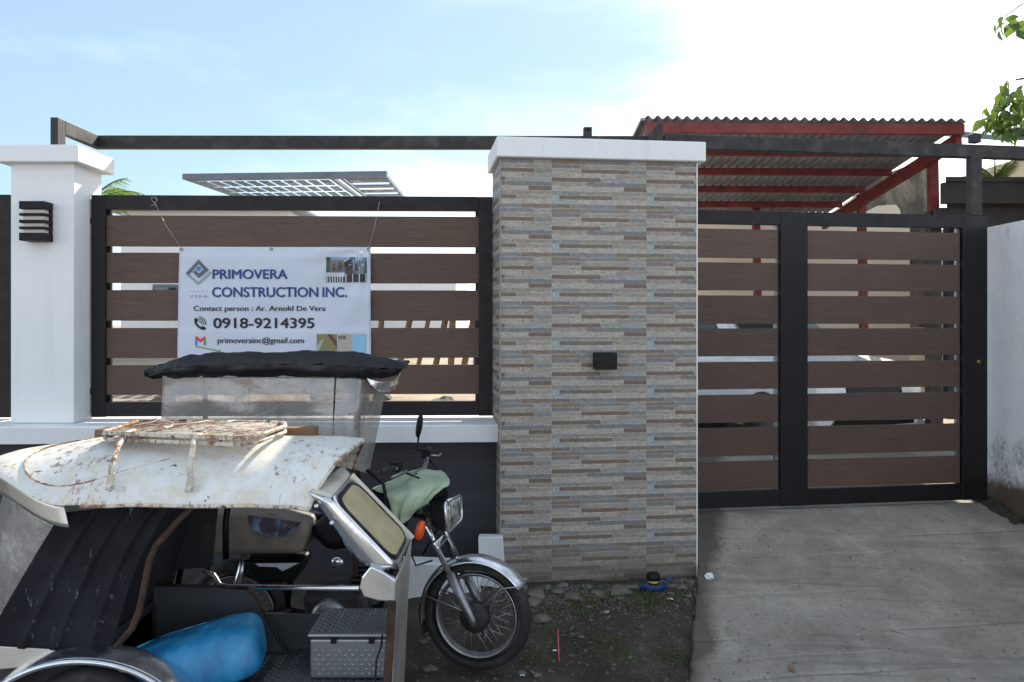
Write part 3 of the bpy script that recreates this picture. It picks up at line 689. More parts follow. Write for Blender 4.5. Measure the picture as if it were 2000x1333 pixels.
# raw party wall and cream wall
b = MB(); Yw = 13.6
prof = [P(1600,640,Yw), P(1600,430,Yw), P(1640,408,Yw), P(1672,385,Yw), P(1700,352,Yw), P(1745,334,Yw), P(1794,316,Yw), P(1811,318,Yw), P(1813,640,Yw)]
b.prism(prof, (0,.2,0)); rw = make('party_wall', b, M['masonry'], loc=P(1700,640,Yw), label='raw unplastered party wall under the carport rafter', cat='wall')
rw.data.transform(Matrix.Identity(4))
b = MB(); q0 = P(1330,440,Yw-.1); b.box(XX(1330,Yw), XX(1770,Yw), Yw-.12, Yw-.02, .2, ZZ(424,Yw)); b.box(XX(1770,Yw), XX(1960,Yw), Yw+.25, Yw+.35, .2, ZZ(445,Yw))
b.prism([P(1688,424,Yw-.12), P(1696,412,Yw-.12), P(1716,402,Yw-.12), P(1750,400,Yw-.12), P(1758,410,Yw-.12), P(1760,424,Yw-.12)], (0,.08,0))
make('cream_wall', b, M['cream'], loc=(XX(1600,Yw), Yw, .2), label='cream plastered yard wall behind the parked car', cat='wall')

# dark shed to the right
sh = thing('shed', 'dark roofed shed behind the stained white wall', 'shed', (6, 9, .25), 0)
sx0 = XX(1842,8.6); sx1 = 9.5
make('roof', MB().hexa([(sx0,8.55,ZZ(356,8.6)),(sx1,8.55,ZZ(362,8.6)),(sx1,12.5,ZZ(340,8.6)),(XX(1850,12.5),12.5,ZZ(340,8.6)),(sx0,8.55,ZZ(347,8.6)),(sx1,8.55,ZZ(352,8.6)),(sx1,12.5,ZZ(331,8.6)),(XX(1850,12.5),12.5,ZZ(331,8.6))]), M['dark_roof'], sh)
make('fascia', MB().box(sx0, sx1, 8.58, 8.66, ZZ(398,8.6), ZZ(357,8.6)), M['dark_roof'], sh)
make('fascia', MB().box(sx0, sx1, 8.75, 8.8, ZZ(442,8.6), ZZ(402,8.6)), M['dark_roof'], sh)  # dark board standing in for the shade under the eave
make('wall', MB().box(XX(1852,12.2), sx1, 12.2, 12.35, .2, ZZ(356,8.6)), M['dark_roof'], sh)
make('post', MB().box(sx0+.02, sx0+.14, 8.9, 9.02, .2, ZZ(404,8.6)), M['dark_roof'], sh)
nh = thing('neighbour_house', 'grey roof corner of a neighbouring house above the shed', 'house', (12, 15, -.4), 0)
ex = XX(1967,14)
make('roof', MB().hexa([(ex,14,ZZ(276,14)),(ex+6,13.2,ZZ(276,14)+.1),(ex+6,19,ZZ(240,14)+1),(ex,19,ZZ(240,14)+1),(ex,14,ZZ(268,14)),(ex+6,13.2,ZZ(256,14)+.4),(ex+6,19,ZZ(232,14)+1.2),(ex,19,ZZ(232,14)+1.2)]), M['solar_frame'], nh)
make('fascia', MB().bar((ex-.05,13.95,ZZ(262,14)),(ex+6,13.15,ZZ(262,14)+.5), .06, .14), M['beam'], nh)
make('wall', MB().box(ex+1.4, ex+6, 15, 18, -.4, ZZ(276,14)+.1), M['cream'], nh)

# ================================================================== PARKED CAR
front = P(1690,700,8.9); yaw = math.atan2(-.9,.42)
car = thing('parked_car', 'white car parked nose out behind the gate boards', 'car', (front.x-1.9*math.cos(yaw), front.y-1.9*math.sin(yaw), .25), yaw)
def section(x, hw, zb0, zs, zt2, hwt):  # symmetric ring
    return [(x,-hw*.9,zb0),(x,-hw,zb0+.12),(x,-hw,zs-.08),(x,-hw*.95,zs),(x,-hwt,zt2),(x,hwt,zt2),(x,hw*.95,zs),(x,hw,zs-.08),(x,hw,zb0+.12),(x,hw*.9,zb0)]
secs = [section(2.02,.62,.35,.62,.66,.5), section(1.96,.8,.25,.78,.82,.62), section(1.7,.86,.22,.9,.95,.68), section(.95,.88,.2,.98,1.03,.72), section(.2,.88,.2,1.02,1.6,.60), section(-.6,.88,.2,1.02,1.66,.60), section(-1.6,.88,.2,1.02,1.6,.58), section(-2.05,.84,.25,1.0,1.1,.6), section(-2.15,.78,.35,.8,.85,.5)]
b = MB(); n = 10
vs = [p for s_ in secs for p in s_]
fs = [(i*n+k, i*n+(k+1)%n, (i+1)*n+(k+1)%n, (i+1)*n+k) for i in range(len(secs)-1) for k in range(n)]+[tuple(range(n)), tuple(range((len(secs)-1)*n, len(secs)*n))]
b.add(vs, fs, False); make('body', b, M['car_white'], car, True, bevel=.03, seg=3)
b = MB(); b.prism([(.90,-.68,1.075),(.90,.68,1.075),(.27,.57,1.595),(.27,-.57,1.595)], (.012,0,.012)); make('windscreen', b, M['car_glass'], car, True)
for s_ in (-1, 1):
    b = MB(); b.prism([(.55,s_*.80,1.1),(-1.5,s_*.80,1.1),(-1.4,s_*.635,1.54),(.1,s_*.635,1.54)], (0,s_*.03,.0)); make('side_window', b, M['car_glass'], car, True)
    b = MB(); b.prism([(1.97,s_*.42,.62),(1.9,s_*.8,.66),(1.82,s_*.84,.8),(1.95,s_*.45,.78)], (.04,0,0)); make('headlight', b, M['lens'], car, True, bevel=.01)
    b = blob((.72, s_*1.0, 1.08), (.08,.11,.08), 3, .05); make('wing_mirror', b, M['car_white'], car, True)
    for xw in (1.3,-1.35):
        w_ = make('wheel', MB().lathe([(0,0),(.16,.0),(.2,.03),(.2,.16),(0,.18)], (xw, s_*.72, .31), (0,s_,0), 20), M['alu'], car, True)
        make('tyre', MB().lathe([(.2,0),(.29,.0),(.31,.03),(.31,.16),(.29,.19),(.2,.19),(.2,0)], (xw, s_*.72, .31), (0,s_,0), 24), M['rubber'], w_, True)
make('grille', MB().prism([(2.03,-.42,.5),(2.03,.42,.5),(1.985,.4,.76),(1.985,-.4,.76)], (.03,0,0)), M['black'], car, True, bevel=.01)
make('lower_grille', MB().prism([(2.0,-.6,.28),(2.0,.6,.28),(2.035,.55,.44),(2.035,-.55,.44)], (.03,0,0)), M['black'], car, True, bevel=.01)

# ================================================================== HOUSE AND SOLAR CANOPY BEHIND THE FENCE
hs = thing('lot_house', 'white house at the back of the lot beyond the fence', 'house', (-4, 17, .95), 0)
hx0, hx1 = XX(236,16), XX(565,16)
make('wall', MB().box(hx0, hx1, 16, 22, .9, ZZ(412,16)), M['white_paint'], hs)
make('wall', MB().box(hx1, XX(880,16), 17.5, 22, .9, ZZ(520,16)), M['white_paint'], hs)
for xa, xb, ya, yb in ((470,520,560,620),(300,352,556,618),(620,668,622,654)):
    w_ = make('window', MB().box(XX(xa,16), XX(xb,16), 15.95, 16.02 if xb < 560 else 17.6, ZZ(yb,16), ZZ(ya,16)), M['solar_frame'], hs)
    make('pane', MB().box(XX(xa,16)+.06, XX(xb,16)-.06, 15.93, 15.948, ZZ(yb,16)+.06, ZZ(ya,16)-.06), M['car_glass'], w_)
make('roof', MB().box(hx0-.3, hx1+.3, 15.7, 22.3, ZZ(412,16)-.002, ZZ(408,16)), M['solar_frame'], hs)
sc = thing('solar_canopy', 'raised canopy of dark solar panels above the fence', 'solar panels', (-2.2, 10.5, .9), 0)
A, B_, C_, D_ = P(356,350.5,9), P(755,345,9), P(807,408,13.2), P(533,411,13.2)
def sp_(u, v): return A.lerp(B_, u).lerp(D_.lerp(C_, u), v)
def panel(u0, u1, v0, v1, name='panel', m='solar', th=.008):
    q = [sp_(u0,v0), sp_(u1,v0), sp_(u1,v1), sp_(u0,v1)]; make(name, MB().hexa(q+[p+Vector((0,0,th)) for p in q]), M[m], sc)
panel(0,1,0,.045,'front_beam','solar_frame',.06)
us = .74
for i in range(11):
    for j in range(6):
        u0 = .03+(us-.06)*i/11; v0 = .075+.92*j/6; panel(u0, u0+(us-.06)/11-.016, v0, v0+.92/6-.045)
for j in range(7):
    v0 = .06+.94*j/7; panel(us+.045, .995, v0, v0+.94/7-.06, 'louvre')
for u in (.0,.03,us-.03,us+.02,.985):
    panel(u, u+.014, .045, 1, 'rafter', 'solar_frame', .04)
for x, Yv in ((386,9.4),(672,9.6),(440,12.4),(800,12.6)):
    a = P(x, 352, Yv); a.z = sp_(.5,(Yv-9)/4.2).z; make('post', MB().bar((a.x, Yv, .85), (a.x, Yv, a.z), .05, .05), M['solar_frame'], sc)

# things in the lot seen through the slots
ts_ = thing('timber_frame', 'rough timber bracing stacked in the lot behind the boards', 'timber', (-1.2, 11, .93), 0)
for i, (xa, xb) in enumerate(((735,745),(775,800),(812,838),(846,870),(880,884),(902,925))):
    a = P(xa, 716, 11); c = P(xb, 616, 11); make('strut', MB().bar((a.x, 11, .9), (c.x, 11.05+.1*(i%2), c.z), .07, .05), M['timber'], ts_)
make('top_plate', MB().bar(P(720,617,11), P(935,615,11), .1, .06), M['timber'], ts_)
a = P(898,708,11.6)
make('blue_drum', MB().lathe([(0,0),(.27,0),(.29,.03),(.28,.28),(.3,.3),(.28,.32),(.28,.6),(.3,.62),(.28,.64),(.29,.86),(.26,.88),(0,.87)], (a.x+.4, 13.2, .95), (0,0,1), 20), M['drum'], loc=(a.x+.4, 13.2, .95), label='blue plastic drum standing in the lot behind the fence', cat='drum')
for i in range(16):
    X = random.uniform(-4.5, .3); Y = random.uniform(6.6, 9.5); s_ = random.uniform(.05, .16)
    make('rubble_stone', blob((X, Y, .88+s_*.3), (s_, s_*.9, s_*.7), i, .5), M['stone'], loc=(X, Y, .88), label='chunk of rubble lying in the lot behind the fence', cat='stone', group='rubble in the lot')
b = MB()
for i in range(240):
    X = random.uniform(-3.2, .1); Y = random.uniform(6.02, 6.5); h = random.uniform(.04, .13); a = random.uniform(0, 6.28)
    dx, dy = math.cos(a)*.006, math.sin(a)*.006; l = random.uniform(-.04, .04)
    b.add([(X-dx,Y-dy,.84),(X+dx,Y+dy,.84),(X+l,Y+l,.86+h)], [(0,1,2)])
make('lot_grass', b, M['grass'], label='sparse grass growing along the back of the ledge', cat='grass', kind='stuff')

# ================================================================== TREES
def frond_mesh(L, droop, n=26, wl=.28, up=.5, seed=0):
    b = MB(); pts = []; rnd = random.Random(seed)
    for i in range(n+1):
        t = i/n; pts.append(Vector((L*t*(1-.18*t*droop), 0, L*(up*t-droop*.62*t*t))))
    b.tube(pts, [.02*(1-.8*i/n) for i in range(n+1)], 5)
    for i in range(2, n):
        t = i/n; ll = wl*L*math.sin(math.pi*min(1, .12+t*.88))**.6*(.85+.3*rnd.random())
        d = (pts[i+1]-pts[i-1]).normalized() if i < n else Vector((1,0,0))
        for s_ in (-1, 1):
            o = Vector((d.x*.75, s_*.8, -.25-.35*rnd.random())).normalized()*ll; w_ = d*.018*L/1.6
            b.add([pts[i]-w_, pts[i]+w_, pts[i]+o*.6+w_*.7, pts[i]+o, pts[i]+o*.6-w_*.7], [(0,1,2,3,4)])
    return b
def palm(name, label, base, top, L, nf, droop, up, wl, start=0):
    r = thing(name, label, 'palm', base, 0)
    b = MB(); m = 14
    b.tube([Vector(base).lerp(Vector(top), i/m)+Vector((.05*math.sin(i*.7),0,0)) for i in range(m+1)], [.16-.05*i/m for i in range(m+1)], 10); make('trunk', b, M['bark'], r)
    for i in range(nf):
        a = start+i*2.399; rnd = random.Random(i+start*10); fb = frond_mesh(L*rnd.uniform(.8,1.1), droop*rnd.uniform(.6,1.3), wl=wl, up=up*rnd.uniform(.3,1.5), seed=i)
        Mx = Matrix.Translation(Vector(top)) @ Matrix.Rotation(a, 4, 'Z'); fb.v = [Mx @ v for v in fb.v]
        make('frond', fb, M['palm'], r)
pt_ = P(170,400,14)
palm('coconut_palm', 'coconut palm rising behind the plain white pillar', (pt_.x-.1, 14, .9), (pt_.x, 14, pt_.z), 1.15, 9, 1.0, .75, .3, .2)
pt_ = P(1944,352,15)
palm('fan_palm', 'small spiky palm crown above the dark shed roof', (pt_.x, 15, -.3), (pt_.x, 15, pt_.z), .42, 16, .5, .9, .42, .5)

tr = thing('broadleaf_tree', 'broadleaf tree reaching over the side wall with glossy leaves', 'tree', (6.4, 7.6, -.3), 0)
b = MB(); b.tube([(6.4,7.6,-.4),(6.36,7.58,1.2),(6.2,7.5,2.6),(6.0,7.3,3.8),(5.95,7.2,5.2)], [.16,.13,.1,.07,.03], 10)
limbs = [[(6.2,7.5,2.6),(5.6,7.2,3.1),(5.0,7.05,3.35),(4.5,7,3.42),(4.15,7.0,3.36)], [(6.0,7.3,3.8),(5.4,7.1,4.1),(4.9,7,4.35),(4.5,6.95,4.42),(4.2,6.95,4.4)],
         [(6.0,7.3,3.8),(6.5,7.6,4.4),(6.9,7.8,5)], [(6.2,7.5,2.6),(6.8,7.2,3.2),(7.3,7,3.7)], [(5.6,7.2,3.1),(5.0,7.2,3.6),(4.55,7.1,3.75),(4.3,7.05,3.7)]]
for l in limbs: b.tube(l, [.05-.042*i/(len(l)-1) for i in range(len(l))], 6)
make('trunk', b, M['bark'], tr)
def leaf_verts(L, W, curl):
    v = []
    for t, w_ in ((0,.05),(.18,.62),(.42,1),(.68,.8),(.88,.35),(1.0,.02)):
        z = -curl*L*t*t
        v += [(-W*w_, L*t, z+W*w_*.35), (0, L*t, z), (W*w_, L*t, z+W*w_*.35)]
    f = []
    for i in range(5):
        f += [(i*3, i*3+1, i*3+4, i*3+3), (i*3+1, i*3+2, i*3+5, i*3+4)]
    return v, f
leafm = []
for i in range(3):
    v, f = leaf_verts(.125, .036+.007*i, .25+.2*i); me = bpy.data.meshes.new('leaf'); me.from_pydata(v, [], f); me.materials.append(M['leaf'])
    for p in me.polygons: p.use_smooth = True
    leafm.append(me)
rnd = random.Random(5)
def put_leaf(c, sc=1.0):
    o = bpy.data.objects.new('leaf', rnd.choice(leafm)); COL.objects.link(o); o.parent = tr
    o.location = ROOT[tr].inverted() @ c; o.scale = (sc,)*3
    o.rotation_euler = (rnd.uniform(-1.5,-.2), rnd.uniform(-.7,.7), rnd.uniform(.4,2.9) if rnd.random() < .75 else rnd.uniform(0,6.28))
def cluster(x0, y0, rx, ry, nL, Yc, dY=.3):
    for i in range(nL):
        a = rnd.uniform(0, 6.28); q = rnd.random()**.5; Yv = Yc+rnd.uniform(-dY, dY)
        put_leaf(P(x0+rx*q*math.cos(a), y0+ry*q*math.sin(a), Yv), rnd.uniform(.7,1.05))
cluster(1974,188,36,34,40,7.0,.4); cluster(1958,232,46,28,40,7.0,.4); cluster(1940,238,24,14,8,7.0); cluster(1985,255,18,10,4,7.0)
cluster(1975,42,26,14,7,6.9); cluster(1997,46,12,16,5,6.9); cluster(1956,48,12,10,3,6.9)
b = MB()
for (x0, y0) in ((1930,205),(1950,180),(1975,170),(1915,240),(1945,255),(1985,250),(1960,225),(1990,210)):
    e = P(x0, y0, 7.0); s0 = Vector((4.75, 7.05, 3.38)); b.tube([s0, s0.lerp(e, .5)+Vector((0,0,.05)), e], [.009,.006,.002], 5)
for (x0, y0) in ((1945,45),(1965,32),(1985,55)):
    e = P(x0, y0, 6.92); s0 = Vector((4.5, 6.95, 4.42)); b.tube([s0, s0.lerp(e, .5)+Vector((0,0,.02)), e], [.007,.005,.002], 5)
make('twigs', b, M['bark'], tr, kind='stuff')
b = MB(); rnd2 = random.Random(9)
for i in range(2600):
    c = Vector((rnd2.gauss(6.7,.75), rnd2.gauss(7.4,.6), rnd2.gauss(4.4,.8)))
    if c.x/c.y*FPX+CX < 2012: continue
    v, f = leaf_verts(.15, .046, .3); Mx = Matrix.Translation(c) @ Matrix.Rotation(rnd2.uniform(0,6.28), 4, 'Z') @ Matrix.Rotation(rnd2.uniform(-1.5,.2), 4, 'X')
    b.add([Mx @ Vector(q) for q in v], f, True)
make('crown', b, M['leaf'], tr, kind='stuff')

# ================================================================== BANNER
bn = thing('banner', 'white contractor banner with blue lettering tied to the fence', 'banner', P(537,735,5.58), 0)
BYo = -.012
def bpt(x, y, lift=0.0):   # banner surface at photo position, hung just off the fence boards
    u, Y = FEN.hit(x); f = (x-351)/374; g_ = (y-484)/255
    sag = .004*math.sin(f*9+g_*3)*g_ + .010*math.sin((f*1.2+g_)*9)*max(0, f-.3)*1.2 + .004*nn(f, g_, 2, 5)
    corner = max(0, 1-math.hypot((f-1)*1.5, g_)*1.6); sag += .014*corner*math.sin(math.atan2(g_+.001, (1-f)*1.5+.001)*16)
    edge = -.010
    p = FEN.M @ Vector((u, 0, 0)); nrm_ = Vector((math.sin(FEN.a), -math.cos(FEN.a), 0))
    k = Y
    q = Vector((p.x, p.y, ZZ(y, k)))+nrm_*(.014+sag+lift)
    return q
b = MB(); b.grid(lambda u, v: bpt(351.5+372.5*u+(1.5-3*u)*v*0-4*v*(1-u)*1.0+1.0*u*v, 484.5+(-1.5)*u+252*v), 60, 40); make('sheet', b, M['banner'], bn, solid=.0012)
def pxpoly(pts, ink, name, lift=.004):
    # densify and fan so the print follows the sheet
    b = MB(); b.add([bpt(x, y, lift) for x, y in pts], [tuple(range(len(pts)))]); make(name, b, INK[ink], bn)
def text(s_, x0, x1, ytop, ybase, ink, bold=0.0, name='lettering', space=1.0):
    cu = bpy.data.curves.new('t', 'FONT'); cu.body = s_; cu.size = 1; cu.offset = 0; cu.space_character = space; cu.resolution_u = 6
    to = bpy.data.objects.new('t', cu); COL.objects.link(to); bpy.context.view_layer.update()
    dg = bpy.context.evaluated_depsgraph_get(); me = to.evaluated_get(dg).to_mesh()
    vs = [v.co.copy() for v in me.vertices]; fs = [list(p.vertices) for p in me.polygons]
    to.evaluated_get(dg).to_mesh_clear(); bpy.data.objects.remove(to); bpy.data.curves.remove(cu)
    mnx = min(v.x for v in vs); mxx = max(v.x for v in vs); cap = HCAP
    b = MB()
    for k, (dx, dy) in enumerate([(0,0)] if bold <= 0 else ([(0,0),(.8,0),(-.8,0),(.4,.55),(-.4,-.55)] if bold > .013 else [(0,0),(.38,0),(-.38,0),(0,.2)])):
        b.add([bpt(x0+(v.x-mnx)/(mxx-mnx)*(x1-x0)+dx, ybase-v.y/cap*(ybase-ytop)+dy, .0045+.0002*k) for v in vs], fs)
    make(name, b, INK[ink], bn)
HCAP = .7
cu_ = bpy.data.curves.new('t', 'FONT'); cu_.body = 'H'; to_ = bpy.data.objects.new('t', cu_); COL.objects.link(to_); bpy.context.view_layer.update(); dg_ = bpy.context.evaluated_depsgraph_get(); me_ = to_.evaluated_get(dg_).to_mesh()
HCAP = max(v.co.y for v in me_.vertices); to_.evaluated_get(dg_).to_mesh_clear(); bpy.data.objects.remove(to_); bpy.data.curves.remove(cu_)
text('PRIMOVERA', 417.5, 562.5, 527.5, 545, 'navy', .014); text('CONSTRUCTION', 416.5, 622, 562, 580.3, 'navy', .014); text('INC.', 631, 678, 562, 580.3, 'navy', .014)
text('Contact person : Ar. Arnold De Vera', 380.5, 637, 598, 607.5, 'black', .012); text('0918-9214395', 419, 615, 622, 641, 'black', .014)
text('primoverainc@gmail.com', 426.5, 595, 659.8, 670.3, 'black', .012); text('VERA', 372, 408, 576.5, 582, 'lgrey', -.004, space=1.25); text('PRIMO', 371, 409, 567, 572.5, 'faint', -.004, space=1.2)
# emblem: nested chevrons round a blue diamond
cx, cy = 390.5, 531.5
def dia(pts, ink): pxpoly([(cx+a, cy+c) for a, c in pts], ink, 'emblem')
dia([(-26,3),(-1,-24),(19,-4),(14,1),(-1,-15),(-21,8)], 'grey'); dia([(19,-4),(14,1),(0,12.5),(0,6),(10,-4),(14,-8.5)][0:3]+[(-1,12.5),(-12,1),(-7,-4),(-1,3.5),(9,-5),(14,-9)], 'grey')
dia([(-1,-12),(5,-6),(-1,0),(-7,-6)], 'mid'); dia([(-18,5),(-13,10),(-1,20),(20,-1),(25,2),(-1,26),(-21,9)][0:7], 'lgrey')
# phone mark
hs_ = [(381,624),(385,621),(389,624),(388,629),(386,630),(389,635),(394,639),(397,637),(402,639),(405,642),(401,645.5),(394,644),(387,639),(382,632)]
pxpoly(hs_, 'black', 'phone_mark')
for r_ in (5, 9, 13):
    arc = [(390+r_*math.sin(t), 633.5-r_*math.cos(t)) for t in [i*.21 for i in range(9)]]; arc2 = [(390+(r_+1.8)*math.sin(t), 633.5-(r_+1.8)*math.cos(t)) for t in [i*.21 for i in range(9)]][::-1]
    pxpoly(arc+arc2, 'black', 'phone_mark')
# mail mark
pxpoly([(383,660),(387,664),(387,675),(383,675)], 'blue', 'mail_mark'); pxpoly([(399.5,664),(403.5,660),(403.5,675),(399.5,675)], 'green', 'mail_mark')
pxpoly([(383,658.5),(386,656.8),(393.3,663.5),(393.3,669.5),(383,661)], 'red', 'mail_mark'); pxpoly([(393.3,663.5),(400.5,656.8),(403.5,658.5),(403.5,661),(393.3,669.5)], 'red', 'mail_mark'); pxpoly([(399.5,657.8),(403.5,657.8),(403.5,664),(399.5,667)], 'yellow', 'mail_mark')
# small printed pictures: house with gate, plot, interior
def rect(x0, y0, x1, y1, ink, l=.004):
    b = MB(); b.grid(lambda u, v: bpt(x0+(x1-x0)*u, y0+(y1-y0)*v, l), max(2, int((x1-x0)/4)), max(2, int((y1-y0)/4))); make('printed_picture', b, INK[ink], bn)
rect(638,503,717,552,'psky'); 
for q in ((638,503,646,533,'pgreen'),(711,505,717,535,'pgreen'),(646,508,674,533,'pstone'),(674,505,690,552,'pbrown'),(690,510,711,536,'pstone'),(650,514,656,530,'pdark'),(661,512,668,529,'pdark'),(694,514,700,530,'pdark'),(638,533,673,541,'pwhite'),(638,541,674,552,'pdark'),(688,536,717,552,'pdark'),(677,518,688,546,'pdark')): rect(*q, .005)
pxpoly([(672,510),(682,503.5),(692,510),(690,512),(682,507),(674,512)], 'pwhite', 'printed_picture', .0058)
for i in range(7): rect(639+i*5, 540, 641+i*5, 552, 'pwhite', .0058)
for i in range(4): rect(675.5+i*13, 535, 677.5+i*13, 552, 'pwhite', .0058)
rect(620,653,659,702,'pol'); rect(661,653,715,702,'pbei'); rect(688,654,714,702,'pcy',.005); rect(662,656,677,663,'pstone',.005); pxpoly([(640,653),(648,653),(659,668),(659,680)], 'pmar', 'printed_picture', .005); pxpoly([(620,676),(632,662),(634,663),(622,690),(620,690)], 'pbei', 'printed_picture', .005)
for x in (356, 531, 720):
    make('eyelet', MB().lathe([(.006,0),(.006,.003),(.0115,.003),(.0115,0)], bpt(x, 487.5, .001), (0,-1,0), 12), M['brass'], bn)
for (xa, ya, xb, yb, xm) in ((356,486,303,395,326),(720,486,742,395,733)):
    p0, p1 = bpt(xa, ya, .003), bpt(xb, yb, .0); pm = bpt(xm, (ya+yb)/2, .006)
    make('tie_string', MB().tube([p0, pm, p1], .0013, 4), M['wire'], bn)
loop = [bpt(303+6*math.sin(t*2.1), 395+9*math.sin(t*1.3+1), .004+.003*math.cos(t)) for t in [i*.35 for i in range(22)]]
make('tie_string', MB().tube(loop, .001, 4), M['wire'], bn)
#PART4
# ================================================================== TRICYCLE (motorcycle with passenger sidecar)
tri = thing('tricycle', 'old motorcycle tricycle with rusty white sidecar roof parked at the wall', 'tricycle', (-1.0, 3.8, -.24), 0)
def T(name, mb, m, parent=None, **k): return make(name, mb, M[m] if isinstance(m, str) else m, parent or tri, **k)
SPi = math.sin
# ---- sidecar roof
def r_xf(v): return -.748+.115*max(0, SPi(math.pi*v))**.7
def r_xr(v): return -1.663-.50*max(0, SPi(math.pi*v))**.6
def r_edge(X): return .955+.085*smooth((-1.663-X)/.35)
def r_z(X, v):
    s = abs(2*v-1); dome = .185*max(0, 1-s**2.6)**.62
    tp = min(1, max(0, (X-r_xr(v))/.42))**.42
    e = r_edge(X); return e+(.955+dome-e)*tp if tp > 0 else e
def roof_f(u, t):
    v = .5-.5*math.cos(math.pi*t); xr_, xf_ = r_xr(v), r_xf(v); X = xr_+(xf_-xr_)*u**1.3
    Y = 3.05+.85*v
    z = r_z(X, v) + .009*nn(X, Y, 3, 3.3) + .002*nn(X, Y, 6, 15) - .012*smooth((u-.93)/.07)
    return Vector((X, Y, z))
b = MB(); b.grid(roof_f, 70, 44)
roof = T('roof', b, 'roof_white', solid=.004)
b = MB()      # raised seam of the roof's rear patch
seam = []
for i in range(40):
    a = math.pi*(.30+1.0*i/39); X = -1.45+.47*math.cos(a+.35); v = .47+.36*SPi(-(a-math.pi*.3)*1.0+math.pi*.3) 
    v = min(.97, max(.06, .5-.44*SPi(a-.1)))
    seam.append(Vector((X, 3.05+.85*v, r_z(X, v)+.003)))
b.tube(seam, .0035, 5); T('seam', b, 'rack', roof)
b = MB(); lip = [roof_f(.14+.86*i/40, 0)+Vector((0,-.001,-.004)) for i in range(41)]; b.tube(lip, .007, 6); T('edge_roll', b, 'rack', roof)
b = MB(); lip = [roof_f(1, i/30)+Vector((0,0,-.002)) for i in range(31)]; b.tube(lip, .006, 6); T('edge_roll', b, 'rack', roof)
def band(u, w_):
    v = .0005+.9*u; X = r_xr(v)+.012; Y = 3.05+.85*v; z = r_edge(X)-.002-.082*w_
    return Vector((X+.02*w_, Y+.012, z))
b = MB(); b.grid(lambda u, w_: band(u**1.4, w_), 40, 5); T('rear_band', b, 'steel', solid=.003)
# ---- ribbed black side panel and rear window film
def blk(u, v):
    L0 = Vector((120-10*v, 1002+0*v, 0)).lerp(Vector((-34,1264,0)), v); ctr = [(345,978),(318,1015),(283,1075),(256,1140),(236,1205),(218,1276)]
    k = v*(len(ctr)-1); i = min(int(k), len(ctr)-2); f = k-i; R0 = Vector((*ctr[i], 0)).lerp(Vector((*ctr[i+1], 0)), f)
    q = L0.lerp(R0, u); rib = sum(.016*math.exp(-((u-c)/.035)**2) for c in (.30,.56,.82))
    return P(q.x, q.y, 3.13-rib+.004*nn(u*5, v*5, 2))
b = MB(); b.grid(blk, 60, 30); T('side_panel', b, 'panel_black', solid=.004)
def filmf(u, v):      # wraps round the rear of the sidecar under the roof band
    w_ = .004+.95*u**1.4; top = band(w_/.9 if w_ < .9 else 1.0, .9) if w_ < .9 else Vector((r_xr(w_)+.03, 3.05+.85*w_, r_edge(r_xr(w_))-.07))
    top = top+Vector((.015, .11*(1-u)-.01, 0)); bot = Vector((top.x-.27+.1*SPi(math.pi*u), top.y+.02, .40))
    p = top.lerp(bot, v); return p+Vector((.006*nn(u*5, v*4, 5), .01*nn(u*6, v*3, 7), 0))
b = MB(); b.grid(filmf, 30, 20); T('rear_window', b, 'film', solid=.001)
b = MB(); b.prism([P(-30,1262,3.12), P(218,1276,3.12), P(224,1284,3.12), P(205,1290,3.12), P(-40,1312,3.12)], (0,.03,0)); T('sill', b, 'steel', bevel=.003)
b = MB(); b.hexa([(-2.3,3.18,-.02),(-1.56,3.16,-.02),(-1.56,3.9,-.02),(-2.3,3.8,-.02),(-2.36,3.22,.41),(-1.56,3.16,.41),(-1.56,3.9,.41),(-2.36,3.8,.41)]); T('rear_box', b, 'black_sheet', bevel=.01)
b = MB(); b.hexa([(-1.72,3.15,.2),(-1.66,3.15,.2),(-1.66,3.88,.2),(-1.72,3.88,.2),(-1.42,3.15,.95),(-1.38,3.15,.95),(-1.38,3.88,1.0),(-1.42,3.88,1.0)]); T('blocking_bulkhead', b, 'black_sheet', bevel=.02, seg=2)  # dark bulkhead added to block light behind the black side panel
b = MB(); b.box(-1.66, -1.56, 3.2, 3.6, .19, .40); T('bench_seat', b, 'black_sheet', bevel=.02, seg=2)
b = MB(); b.prism([P(330,975,3.8), P(428,962,3.8), P(414,1108,3.8), P(330,1114,3.8)], (0,.01,0)); T('inner_screen', b, 'black_sheet')
T('hand_tube', MB().tube([P(392,974,3.12), P(345,1021,3.11), P(305,1066,3.1), P(291,1098,3.1), P(281,1150,3.1), P(272,1192,3.1), P(258,1228,3.1), P(226,1264,3.11)], .0125, 10), 'rust_tube')
